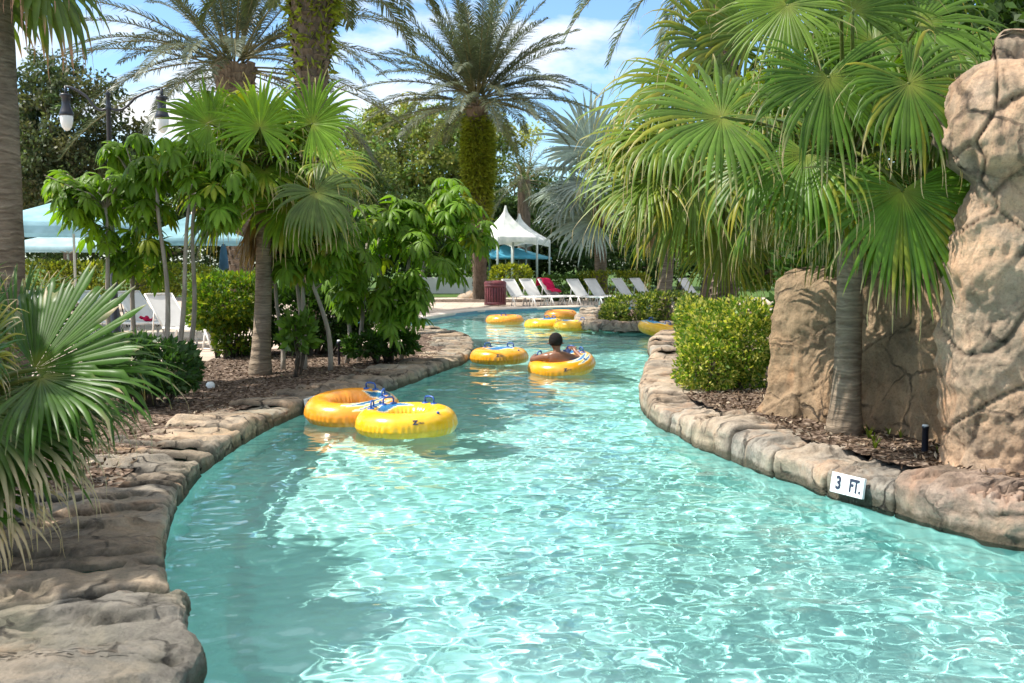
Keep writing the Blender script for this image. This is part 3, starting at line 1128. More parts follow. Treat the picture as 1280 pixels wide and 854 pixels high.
def pil_sc(z, p):
    for (a, b), (c, d) in zip(PZ, PZ[1:]):
        if z <= c:
            return lerp(b, d, (z - a) / (c - a))
    return PZ[-1][1]
cx, cy, pr = 3.56, 6.9, .72
out = [(cx + pr * 1.25 * math.copysign(abs(math.cos(t)) ** .7, math.cos(t)) + .17, cy + pr * .75 * math.copysign(abs(math.sin(t)) ** .7, math.sin(t))) for t in np.linspace(0, 2 * math.pi, 24, endpoint=False)]
rock_loft('rock_pillar', 'tall tan carved rock pillar at the right edge of the view', out, list(np.arange(.05, 3.22, .022)), pil_sc, 8, M['rock_pillar'], 300, lump=.09, cs=.95, fk=.85, crack=.045)

# ------------------------------------------------------------------ depth marker tiles
M['tile_white'] = plain('marker_tile', (.78, .82, .82), .25, .5, .04, 9)
M['ink'] = plain('navy_ink', (.03, .04, .07), .4, .4, .1, 9)


def text_np(body, size, sx=1.0, offset=0.0, extrude=.0):
    cu = bpy.data.curves.new('lettering', 'FONT')
    cu.body = body; cu.size = size; cu.offset = offset; cu.extrude = extrude
    cu.align_x = 'CENTER'; cu.align_y = 'CENTER'
    cu.resolution_u = 4
    ob = bpy.data.objects.new('lettering', cu)
    COL.objects.link(ob)
    dg = bpy.context.evaluated_depsgraph_get()
    me = bpy.data.meshes.new_from_object(ob.evaluated_get(dg))
    V = [(v.co.x * sx, v.co.y, v.co.z) for v in me.vertices]
    Fc = [list(p.vertices) for p in me.polygons]
    bpy.data.objects.remove(ob); bpy.data.curves.remove(cu); bpy.data.meshes.remove(me)
    return V, Fc


def add_ngons(g, V, Fc, mi=0):
    base = g.n
    first = True
    for f in Fc:
        if first:
            g.add(V, [f], mi=mi); first = False
        else:
            g.L.append(np.array(f) + base); g.N.append(np.array([len(f)])); g.M.append(np.array([mi]))


def marker(label, p0, p1, z, outw, size=.14):
    d = (p1 - p0); d.z = 0; d.normalize()
    up = Vector((0, 0, 1)); n = d.cross(up)            # towards the water
    if n.dot(outw) < 0: n = -n
    up2 = (up - n * .16).normalized()
    Mx = Matrix((d, up2, d.cross(up2))).transposed()
    if (d.cross(up2)).dot(n) < 0: Mx = Matrix((-d, up2, (-d).cross(up2))).transposed()
    c0 = (p0 + p1) / 2 + Vector((0, 0, z)) + n * .006
    t = thing('depth_marker', label, 'depth marker', c0)
    for k, (txt, sx) in enumerate((('3', .8), ('FT.', .62))):
        off = Mx @ Vector(((k - .5) * (size + .004), 0, 0))
        g = G().box(c0 + off + Mx @ Vector((0, 0, .013)), (size, size, .024), Mx, bev=.003)
        tl = g.build('tile', M['tile_white'], t, smooth=False)
        V, Fc = text_np(txt, .125, sx, .0035, .002)
        V = [tuple(Mx @ (Vector(v) + Vector((0, 0, .0275))) + c0 + off) for v in V]
        g = G(); add_ngons(g, V, Fc)
        o = g.build('lettering', M['ink'], tl, smooth=False)
        o.matrix_parent_inverse = Matrix.Identity(4)
        tl.location = (0, 0, 0)
    return t


marker('white tile depth marker reading 3 FT. on the right stone edging', P(1043, 624), P(1081, 634), .125, Vector((-1, -1, 0)))
marker('white tile depth marker half hidden behind the orange tube', P(375, 521), P(398, 513), .11, Vector((1, -1, 0)))

# ------------------------------------------------------------------ inflatable tubes
m = MT('vinyl')
at = m.n('Attribute', attribute_name='tint').outputs['Color']
m.base(m.mix(.25, at, m.ramp(m.noise(5, 4), [(.3, .8), (.7, 1.15)]), 'MULTIPLY'), .28, .5)
m.p.inputs['Subsurface Weight'].default_value = .25
m.p.inputs['Subsurface Radius'].default_value = (.12, .07, .02)
m.p.inputs['Coat Weight'].default_value = .25; m.p.inputs['Coat Roughness'].default_value = .15
m.bump(m.noise(7, 3), .12, .02)
M['vinyl'] = m.m
M['handle'] = plain('handle_plastic', (.02, .09, .34), .35, .5, .1)


def tube_ring(label, x, y, D, base, rot, tilt=(0, 0), zc=.09, r=.15, handles=(55, 130, 180), blue=(.01, .16, .38), flames=(100, 70), logo=None, dz=0):
    Rm = D / 2 - r
    t = thing('inflatable_tube', label, 'inflatable tube', (x, y, 0))
    Mr = Matrix.Translation((x, y, zc + dz)) @ Matrix.Rotation(R_(tilt[0]), 4, 'X') @ Matrix.Rotation(R_(tilt[1]), 4, 'Y') @ Matrix.Rotation(R_(rot), 4, 'Z')
    NT, NP = 260, 72
    rnd = random.Random(int(x * 1000 + y * 77))

    def surf(th, ph, h=0.0):
        # ph=0 outer equator, 90 top, 180 inner
        sq = 1.0
        rr = r + h
        seam = .006 * math.exp(-(((ph + 8 + 180) % 360 - 180) / 3.2) ** 2)
        wr = .0055 * math.sin(math.radians(th) * 46 + 2 * math.sin(math.radians(th) * 9)) * math.exp(-((((ph + 8 + 180) % 360) - 180) / 22) ** 2)
        wi = .006 * math.sin(math.radians(th) * 30 + math.sin(math.radians(th) * 7)) * math.exp(-((ph - 180) / 35) ** 2)
        rr = rr + seam + wr + wi
        a = math.radians(th); b = math.radians(ph)
        return Vector(((Rm + rr * math.cos(b)) * math.cos(a), (Rm + rr * math.cos(b)) * math.sin(a), rr * .96 * math.sin(b)))
    V, T = [], []
    b0 = np.array(base); bl = np.array(blue); wh = np.array((.8, .74, .5))
    for i in range(NT):
        th = 360 * i / NT
        for j in range(NP):
            ph = 360 * j / NP
            V.append(tuple(Mr @ surf(th, ph)))
            c = b0
            for fc in flames:
                u = ((th - fc + 180) % 360) - 180
                # flame band: sweeps over the top, tapering at both ends
                for (w, pc, pwid) in ((58, 116, 20), (46, 80, 13), (36, 50, 8)):
                    k = abs(u + (ph - 110) * .22) / w
                    if k < 1:
                        hw = pwid * (1 - k ** 1.6)
                        e = abs(ph - pc - 10 * math.sin(u * .06)) - hw
                        if e < -2.5: c = bl
                        elif e < 2.5 and c is b0: c = wh
            sm_ = math.exp(-(((ph + 8 + 180) % 360 - 180) / 2.2) ** 2)
            nz_ = noise.fractal(V3(math.cos(R_(th)) * 3, math.sin(R_(th)) * 3, ph * .03 + x), .8, 2.1, 4)
            T.append(np.clip(c * (1 - .3 * sm_) * (1 + .1 * nz_) + .05 * max(0, nz_), 0, 1))
    Fq = [(i * NP + j, ((i + 1) % NT) * NP + j, ((i + 1) % NT) * NP + (j + 1) % NP, i * NP + (j + 1) % NP) for i in range(NT) for j in range(NP)]
    G().add(V, Fq, np.array(T)).build('ring', M['vinyl'], t)
    for hth in handles:
        hth = hth - rot
        g = G()
        pts = []
        for u, hh in ((-5.2, .0), (-5.4, .05), (-4.2, .068), (0, .072), (4.2, .068), (5.4, .05), (5.2, .0)):
            pts.append(Mr @ surf(hth + u * .35 / Rm * 1.9, 92, hh))
        g.tube(pts, [.0095, .0095, .01, .0115, .01, .0095, .0095], 8)
        for u in (-5.2, 5.2):
            c = surf(hth + u * .35 / Rm * 1.9, 92, .002)
            e1 = (surf(hth + 8, 92) - surf(hth - 8, 92)).normalized(); e2 = (surf(hth, 100) - surf(hth, 84)).normalized(); e3 = e1.cross(e2)
            ring = []
            for zz, rr in ((-.012, .036), (.004, .034), (.008, .024)):
                ring.append([Mr @ (c + (e1 * math.cos(a) + e2 * math.sin(a)) * rr + (e3 if e3.z > 0 else -e3) * zz) for a in np.linspace(0, 6.283, 14, endpoint=False)])
            V = [tuple(v) for q in ring for v in q]
            g.add(V, [(a * 14 + k, a * 14 + (k + 1) % 14, (a + 1) * 14 + (k + 1) % 14, (a + 1) * 14 + k) for a in range(2) for k in range(14)])
            g.add(V[28:], [list(range(14))])
        g.build('handle', M['handle'], t)
    vp = surf(-38 - rot, 62, .0)
    vd = (surf(-38 - rot, 62, .05) - vp)
    G().tube([Mr @ vp, Mr @ (vp + vd * .3)], [.016, .013], 10).build('valve', M['handle'], t)
    if logo:
        th0, ph0 = logo
        th0 -= rot
        for txt, sz, o_, bold in (('Z', .06, 0, .004), ('PRO', .026, .06, .0008)):
            V, Fc = text_np(txt, sz, 1.2, bold)
            V = [tuple(Mr @ surf(th0 + math.degrees((v[0] + o_) / (Rm + r)), ph0 + math.degrees((v[1] - (.008 if o_ else 0)) / r), .004)) for v in V]
            g = G(); add_ngons(g, V, Fc)
            g.build('lettering', M['ink'], t, smooth=False)
    return t


def X_(px, d): return (px - 640) / F * d
YEL, ORA, YEL_SHADE = (.86, .475, .008), (.86, .33, .02), (.8, .36, .012)  # the amber is the yellow vinyl with shade mixed into its colour
tube_ring('yellow tube in front with blue flame trim and three blue handles', X_(507, 9.75), 9.75, 1.0, YEL, 0, (1, -1), handles=(52, 128, 176), flames=(140,), logo=(-74, 30))
tube_ring('orange tube with blue flames resting by the left stone edging', X_(439, 10.45), 10.45, 1.0, ORA, 0, (6, -1), zc=.12, handles=(62, -5), flames=(20, -60), blue=(.012, .13, .26))
tube_ring('yellow tube with shade-darkened amber colour drifting alone near the left stone point', X_(624, 16.7), 16.7, .98, YEL_SHADE, 0, (0, 0), handles=(128, 55), flames=(95, 85), logo=(-92, 25))
tube_ring('yellow tube with shade-darkened amber colour carrying the bathing person', X_(702, 15.2), 15.2, 1.04, YEL_SHADE, 0, (9, -7), zc=.1, handles=(58, 20, 150), flames=(-40, 60), logo=(-85, 22))
tube_ring('orange tube floating leftmost by the far pool edge', X_(631, 27.4), 27.4, 1.04, ORA, 0, (0, 0), handles=(-95,), flames=(), zc=.1)
tube_ring('orange tube floating behind the two overlapping yellow tubes', X_(701, 29.8), 29.8, 1.0, ORA, 0, (2, 0), handles=(), flames=(), zc=.12)
tube_ring('yellow tube with blue trim overlapped on its right by another', X_(680, 25.7), 25.7, 1.02, YEL, 0, (0, -2), handles=(75, 40), flames=(60, 70))
tube_ring('yellow tube overlapping its neighbour in the far pool', X_(717, 24.9), 24.9, 1.0, YEL, 0, (0, 2), handles=(45,), flames=(140,), logo=(-70, 30))
tube_ring('tilted yellow and blue tube stranded by the far right hedge', X_(826, 22.7), 22.7, 1.04, YEL, 0, (4, 13), zc=.14, handles=(60, 130), flames=(120, 170), blue=(.02, .3, .55))

# ------------------------------------------------------------------ the bather
M['skin'] = plain('skin', (.24, .11, .065), .32, .4, .12, 12)
M['hair'] = plain('hair', (.016, .013, .012), .8, .2, .3, 90, .8)
M['shorts'] = plain('swim_shorts', (.03, .05, .12), .8, .2)


def skin_mesh(name, verts, edges, root, parent, mat, sub=2):
    me = bpy.data.meshes.new(name)
    me.from_pydata([v[:3] for v in verts], edges, [])
    ob = bpy.data.objects.new(name, me)
    COL.objects.link(ob)
    md = ob.modifiers.new('Skin', 'SKIN'); md.use_smooth_shade = True
    ss = ob.modifiers.new('Sub', 'SUBSURF'); ss.levels = ss.render_levels = sub
    for i, v in enumerate(verts):
        sv = me.skin_vertices[0].data[i]
        sv.radius = (v[3], v[4] if len(v) > 4 else v[3])
        sv.use_root = (i == root)
    dg = bpy.context.evaluated_depsgraph_get()
    m2 = bpy.data.meshes.new_from_object(ob.evaluated_get(dg))
    bpy.data.objects.remove(ob)
    o = bpy.data.objects.new(name, m2)
    m2.name = name
    m2.materials.clear(); m2.materials.append(mat)
    m2.polygons.foreach_set('use_smooth', np.ones(len(m2.polygons), bool))
    COL.objects.link(o)
    o.parent = parent
    o.matrix_parent_inverse = Matrix.Translation(-parent.location)
    return o


bx, by = X_(702, 15.2), 15.2
per = thing('person', 'dark haired bather seen from behind lounging bare backed in a tube', 'person', (bx, by, 0))
vs, es = [], []
def jv(x, y, z, r, r2=None, par=None):
    vs.append((bx + x, by + y, z - (.05 if abs(x) < .3 and y < .3 else .045), r, r2 or r)); i = len(vs) - 1
    if par is not None: es.append((par, i))
    return i
pel = jv(-.02, .10, -.03, .15, .13)
wst = jv(-.03, -.02, .07, .145, .11, pel)
chs = jv(-.05, -.14, .20, .165, .12, wst)
upb = jv(-.06, -.19, .295, .17, .11, chs)
nk = jv(-.075, -.20, .375, .058, .058, upb)
nk2 = jv(-.085, -.19, .43, .056, .058, nk)
hd1 = jv(-.09, -.175, .48, .083, .09, nk2)
hd2 = jv(-.095, -.17, .54, .096, .104, hd1)
hd3 = jv(-.097, -.172, .60, .08, .088, hd2)
# left arm along the rim
sl = jv(-.265, -.17, .295, .066, .062, upb)
el = jv(-.455, -.03, .225, .048, None, sl)
wl = jv(-.40, .22, .27, .033, None, el)
hl = jv(-.385, .29, .285, .036, .02, wl)
# right arm bent, hand raised
sr = jv(.15, -.17, .285, .066, .062, upb)
er = jv(.345, -.11, .235, .048, None, sr)
wr = jv(.215, .10, .36, .033, None, er)
hr = jv(.205, .14, .42, .034, .02, wr)
# legs over the far rim
hl_ = jv(-.10, .17, -.02, .10, None, pel); kl = jv(-.14, .52, .27, .062, None, hl_); al = jv(-.15, .82, .06, .04, None, kl); jv(-.15, .92, .1, .035, .028, al)
hr_ = jv(.08, .17, -.02, .10, None, pel); kr = jv(.15, .40, .40, .064, None, hr_); ar = jv(.24, .75, .14, .04, None, kr); jv(.25, .85, .17, .035, .028, ar)
for hand, dx in ((hl, (0, .05, 0)), (hr, (.0, .02, .05))):
    hx, hy, hz = [vs[hand][0] - bx, vs[hand][1] - by, vs[hand][2]]
    for k in range(4):
        o = (k - 1.5) * .019
        f1 = jv(hx + o, hy + dx[1] * .7, hz + dx[2] * .7, .0095, None, hand)
        jv(hx + o * 1.05, hy + dx[1] * 1.5, hz + dx[2] * 1.4 - .012, .0085, None, f1)
    t1 = jv(hx - .04, hy + dx[1] * .2, hz + dx[2] * .3 - .005, .0105, None, hand)
    jv(hx - .052, hy + dx[1] * .8, hz + dx[2] * .8 - .008, .009, None, t1)
skin_mesh('body', vs, es, pel, per, M['skin'])
hc = Vector((bx - .096, by - .172, .495))
g = G()
V, Fq = [], []
for j in range(15):
    ph = R_(lerp(90, -38, j / 14))
    for i in range(28):
        th = 2 * math.pi * i / 28
        fr = max(0, math.sin(th))                       # face side is +y
        p2 = ph if fr < .3 else lerp(ph, max(ph, R_(30)), min(1, (fr - .3) * 3))
        d = Vector((math.cos(th) * math.cos(p2), math.sin(th) * math.cos(p2), math.sin(p2)))
        rr = 1 + .015 * noise.noise(d * 9)
        V.append(tuple(hc + Vector((d.x * .106, d.y * .122, d.z * .122)) * rr))
g.add(V, [(j * 28 + i, (j + 1) * 28 + i, (j + 1) * 28 + (i + 1) % 28, j * 28 + (i + 1) % 28) for j in range(14) for i in range(28)])
g.build('hair', M['hair'], per)
for sx in (-1, 1):
    G().lathe([(.001, -.012), (.016, -.008), (.02, .0), (.014, .01), (.001, .012)], hc + Vector((sx * .105, .015, -.045)), 10).build('ear', M['skin'], per)
g = G()
g.lathe([(.001, .06), (.012, .035), (.018, .0), (.012, -.012), (.001, -.014)], hc + Vector((0, .118, -.06)), 10)
for sx in (-1, 1):
    g.lathe([(.001, -.011), (.011, -.004), (.011, .004), (.001, .011)], hc + Vector((sx * .036, .098, -.022)), 8)
g.build('face', M['skin'], per)
g = G()
for kx, ky, kz, hx in ((-.14, .52, .27, -.1), (.15, .40, .40, .08)):
    a = Vector((bx + hx, by + .16, -.02)); b = Vector((bx + kx, by + ky, kz))
    g.tube([a, a.lerp(b, .35), a.lerp(b, .7)], [.128, .115, .098], 14, cap=False)
g.build('swim_shorts', M['shorts'], per)

# ------------------------------------------------------------------ foreground fan palms
GR1 = (.075, .15, .014)

# left foreground
lb = (-3.05, 5.5, .25); lc = V3(-2.95, 5.5, .95)
D5 = 5.4
lv = []
def LH(px, py, d): return A(px, py, d)
lv.append((LH(62, 462, 5.3), V3(.62, .25, .66), V3(-.35, -.85, .45), .72, dict(spread=86, droop=.08, joined=.86, dead=.2, cup=.0, nseg=42)))
lv.append((LH(70, 472, 5.2), V3(.9, -.15, .02), V3(.05, -.35, .95), .86, dict(spread=85, droop=.6, joined=.66, dead=.25)))
lv.append((LH(-12, 515, 5.0), V3(.8, -.35, -.3), V3(.2, -.45, .85), .80, dict(spread=95, droop=.75, joined=.62, dead=.8, ds=.68, green=(.07, .125, .025))))
lv.append((LH(-45, 440, 5.5), V3(.75, .1, .35), V3(-.2, -.7, .6), .58, dict(spread=75, droop=.5, joined=.55, dead=.6, yel=.35, green=(.13, .17, .04))))
lv.append((LH(-10, 480, 5.8), V3(.9, .3, .1), V3(0, -.5, .85), .6, dict(spread=100, droop=.5, joined=.55, dead=.3)))
lv.append((LH(-60, 560, 5.0), V3(.6, -.4, -.5), V3(.5, -.5, .7), .6, dict(spread=80, droop=1.0, joined=.45, dead=.95, ds=.55, green=(.08, .12, .03))))
lv.append((LH(-60, 400, 6.0), V3(.5, .3, .75), V3(-.5, -.6, .5), .6, dict(spread=90, droop=.3, joined=.6)))
lv.append((LH(20, 500, 5.9), V3(.8, .4, -.1), V3(0, -.3, .95), .6, dict(spread=100, droop=.8, dead=.4)))
lv.append((LH(-70, 470, 5.0), V3(-.5, -.6, .3), V3(.3, -.2, .9), .7, dict(spread=120, droop=.8)))
lv.append((LH(-100, 430, 5.8), V3(-.9, .2, .3), V3(.2, 0, .95), .7, dict(spread=120, droop=.7)))
for hx, hy, hd, tp, nm, R0, kk in ((20, 545, 5.1, (.75, -.3, -.3), (.2, -.4, .9), .72, dict(spread=90, droop=.8, dead=.6, ds=.7)), (-35, 600, 4.9, (.6, -.3, -.35), (.3, -.4, .85), .66, dict(spread=90, droop=1., dead=.9, ds=.6)),
                               (35, 432, 5.7, (.35, .2, .9), (-.3, -.85, .3), .6, dict(spread=85, droop=.15)), (85, 492, 5.7, (.9, .25, -.2), (.1, -.3, .95), .62, dict(spread=95, droop=.7)),
                               (-15, 455, 5.2, (.55, -.2, .75), (-.4, -.8, .45), .55, dict(spread=85, droop=.3, yel=.4, dead=.6)), (30, 520, 5.6, (.85, .1, .1), (0, -.4, .9), .75, dict(spread=95, droop=.6)),
                               (-40, 520, 5.6, (.5, -.4, .5), (-.1, -.7, .7), .7, dict(spread=100, droop=.5))):
    lv.append((LH(hx, hy, hd), V3(*tp), V3(*nm), R0, kk))
lv = [(h_ - V3(.08, 0, 0), t_, n_, r_ * .9, k_) for h_, t_, n_, r_, k_ in lv]
fan_palm('fan_palm', 'low fan palm with broad leaves at the lower left edge', lb, lc, lv, .1, 31, (.048, .112, .012), M['leaf'], M['palm_bark_dark'], nseg=52, kw=dict(joined=.62, deadcol=(.5, .39, .27)))

# right foreground palm
rb = P(1055, 541, .24); rc = V3(rb.x - .02, rb.y + .02, 2.5)
def RL(px, py, d, tip, nrm, R, **k): return (A(px, py, d), V3(*tip), V3(*nrm), R * .95, dict(dict(joined=.53), **k))
rl = [
    RL(902, 147, 7.2, (-.95, -.1, .12), (.1, -.75, .65), .9, spread=150, droop=.62, dead=.4, yel=.12, green=(.085, .15, .022)),
    RL(1035, 96, 7.1, (.05, -.35, -.9), (.0, -.85, .4), .82, spread=135, droop=.45, dead=.35),
    RL(1136, 104, 7.0, (.45, -.3, -.55), (-.1, -.75, .6), .78, spread=150, droop=1.0, dead=.5, yel=.1),
    RL(1128, 238, 7.1, (.08, -.3, -.95), (.0, -.9, .35), .95, spread=118, droop=.3, dead=.55, yel=.15, joined=.55),
    RL(1008, 192, 7.2, (-.65, -.3, -.6), (-.2, -.7, .6), .85, spread=105, droop=.9, dead=.5, yel=.15),
    RL(1066, 14, 7.6, (.1, -.15, .95), (-.1, -.9, -.1), .8, spread=120, droop=.35, green=(.09, .155, .02)),
    RL(984, 6, 7.3, (-.35, -.2, -.75), (-.35, -.85, .1), .62, spread=120, droop=.3, green=(.11, .18, .02)),
    RL(1150, 28, 7.6, (.8, .1, .25), (-.2, -.8, .55), .85, spread=130, droop=.8, dead=.4),
    RL(1075, 150, 8.4, (.5, .5, .2), (0, -.3, .95), .85, droop=.8),
    RL(1000, 120, 8.5, (-.6, .5, .3), (0, -.3, .95), .9, droop=.8),
    RL(1180, 165, 7.9, (.85, .1, -.1), (0, -.5, .85), .9, droop=.9, dead=.4),
    RL(1095, 55, 8.2, (.3, .4, .85), (-.2, -.8, .3), .85, droop=.5),
    RL(950, 200, 8.0, (-.8, .2, -.3), (0, -.6, .8), .85, droop=1.0, dead=.5, yel=.3),
    RL(1100, 215, 8.6, (.6, .6, -.3), (0, -.3, .9), .8, droop=1.0, dead=.4),
    RL(1020, 235, 7.5, (-.3, -.3, -.9), (-.2, -.9, .3), .6, spread=80, droop=.5, dead=.8, yel=.3),
    RL(1050, -30, 7.7, (.0, .1, 1), (.1, -1, .1), .9, droop=.5),
    RL(1185, 70, 8.2, (.7, .3, .5), (-.3, -.6, .7), .9, droop=.7),
]
rl += spiral_leaves(rc, 12, 71, .85, .72, 70, -45, dict(droop=1.15, dead=.5, yel=.3, joined=.5), .5)
fan_palm('fan_palm', 'nearest right fan palm with a slim ringed trunk before the rock wall', rb, rc, rl, .108, 32, GR1, M['leaf'], M['palm_bark'], nseg=56, flare=1.5, kw=dict(deadcol=(.42, .34, .2)))

# second right palm, behind the hedge
sb = V3(X_(908, 14.6), 14.6, .25); scr = V3(sb.x - .1, 14.5, 3.3)
def SL(px, py, d, tip, nrm, R, **k):
    kk = dict(joined=.5, green=(.12, .19, .022), yel=.32, dead=.35); kk.update(k)
    return (A(px, py, d + 2.6), V3(*tip), V3(*nrm), R * 1.05, kk)
sl_ = [
    SL(872, 107, 11.2, (-.95, -.2, .1), (.1, -.6, .8), 1.5, droop=.75),
    SL(835, 168, 11.0, (-.9, -.25, -.1), (0, -.6, .8), 1.3, droop=.95, yel=.22),
    SL(812, 218, 11.0, (-.8, -.2, -.45), (-.3, -.6, .75), 1.25, droop=.7, yel=.28, spread=100),
    SL(868, 215, 10.8, (-.35, -.3, -.85), (-.2, -.85, .4), 1.3, droop=.5, spread=95),
    SL(905, 290, 10.9, (-.05, -.3, -.95), (0, -.9, .35), 1.0, droop=.35, yel=.4, spread=85, green=(.13, .18, .025)),
    SL(900, 60, 11.6, (-.6, 0, .75), (.4, -.7, .5), 1.5, droop=.7),
    SL(940, 40, 11.6, (-.2, .1, .95), (.2, -.9, .2), 1.4, droop=.6),
    SL(945, 250, 11.2, (.2, -.3, -.85), (0, -.9, .4), 1.1, droop=.5, yel=.22),
    SL(960, 120, 11.8, (.7, -.1, .2), (0, -.6, .8), 1.3, droop=.9),
    SL(820, 130, 12.4, (-.9, .3, .1), (0, -.4, .9), 1.3, droop=1.0),
    SL(930, 175, 12.6, (.4, .7, 0), (0, -.3, .95), 1.2, droop=1.0),
    SL(850, 255, 11.6, (-.55, .1, -.75), (-.4, -.6, .6), 1.15, droop=.7, yel=.28),
    SL(790, 185, 11.6, (-.85, .0, -.3), (0, -.5, .85), 1.1, droop=1.0, yel=.28),
]
sl_ += spiral_leaves(scr, 11, 72, 1.2, 1.05, 75, -45, dict(droop=1.2, dead=.5, yel=.4, joined=.5, green=(.12, .19, .022)), .5)
fan_palm('fan_palm', 'second right fan palm with yellowing tips behind the variegated hedge', sb, scr, sl_, .13, 33, GR1, M['leaf'], M['palm_bark_dark'], nseg=54, skirt=5)

# third palm, on the far right island
tb = V3(X_(828, 26.5), 26.5, .25); tcr = V3(X_(835, 26.5), 26.5, 3.6)
fan_palm('fan_palm', 'far right fan palm with a dead leaf skirt on the hedged island', tb, tcr, spiral_leaves(tcr, 16, 5, 1.2, 1.25, 80, -40, dict(droop=.9, yel=.3, dead=.5)), .2, 34, (.1, .16, .03), M['leaf'], M['palm_bark_dark'], nseg=34, skirt=16)

# silver palm
vb = V3(X_(752, 43), 43, GZ); vcr = V3(X_(745, 43), 43, 4.9)
vl = spiral_leaves(vcr, 15, 9, 1.6, 2.2, 75, -30, dict(droop=.3, dead=.05, joined=.55))
vl += [(A(738, 185, 42), V3(-.4, -.2, .7), V3(-.2, -.9, .1), 2.6, dict(droop=.15, dead=0, spread=120)), (A(742, 275, 42), V3(-.85, -.2, -.2), V3(-.1, -.7, .6), 2.6, dict(droop=.3, dead=0, spread=100))]
fan_palm('silver_palm', 'silvery blue fan palm beside the white tents', vb, vcr, vl, .26, 35, (.32, .38, .35), M['leaf_silver'], M['palm_bark_dark'], nseg=40)

# mid left fan palm
mb_ = P(325, 468, .14); mcr = V3(mb_.x + .1, mb_.y, 2.9)
ml = spiral_leaves(mcr, 34, 12, .82, .84, 84, -36, dict(droop=.6, dead=.4, yel=.15, joined=.62))
ml += [(A(395, 240, 11.7), V3(.55, -.3, -.6), V3(.1, -.7, .6), .75, dict(droop=.8, dead=.6, green=(.1, .15, .04))), (A(410, 205, 12.2), V3(.9, 0, -.1), V3(0, -.5, .85), .7, dict(droop=.8, yel=.9, dead=.5)),
       (A(262, 155, 11.8), V3(-.6, -.2, .6), V3(0, -.95, .2), .62, dict(droop=.2)), (A(325, 160, 11.6), V3(.1, -.2, .9), V3(0, -.95, .1), .68, dict(droop=.3)), (A(390, 155, 11.7), V3(.6, -.2, .6), V3(0, -.95, .2), .7, dict(droop=.4))]
fan_palm('fan_palm', 'bright green fan palm with a bare trunk in the left mulch bed', mb_, mcr, ml, .115, 36, (.135, .24, .02), M['leaf'], M['palm_bark'], nseg=48, flare=1.5, skirt=4)

# tall palm whose trunk fills the left edge
tlb = V3(X_(3, 11.3), 11.3, .25); tlc = V3(X_(2, 11.3), 11.3, 5.5)
fan_palm('fan_palm', 'tall palm trunk cut off by the left edge of the view', tlb, tlc, spiral_leaves(tlc, 15, 15, .85, 1.0, 70, -45, dict(droop=1.0, dead=.7, deadcol=(.4, .22, .2))), .235, 37, (.09, .15, .03), M['leaf'], M['palm_bark_dark'], nseg=34, flare=1.2)


c_ = V3(-6.05, 5.4, 4.5)  # unseen palm, added to cast shade over the left bank
fan_palm('fan_palm', 'tall unseen fan palm added left of the view to shade the left bank', V3(-6, 5.6, .25), c_, spiral_leaves(c_, 10, 45, .9, 1.0, 75, -30, dict(droop=.9, dead=.5)), .16, 60, GR1, M['leaf'], M['palm_bark_dark'], nseg=32)


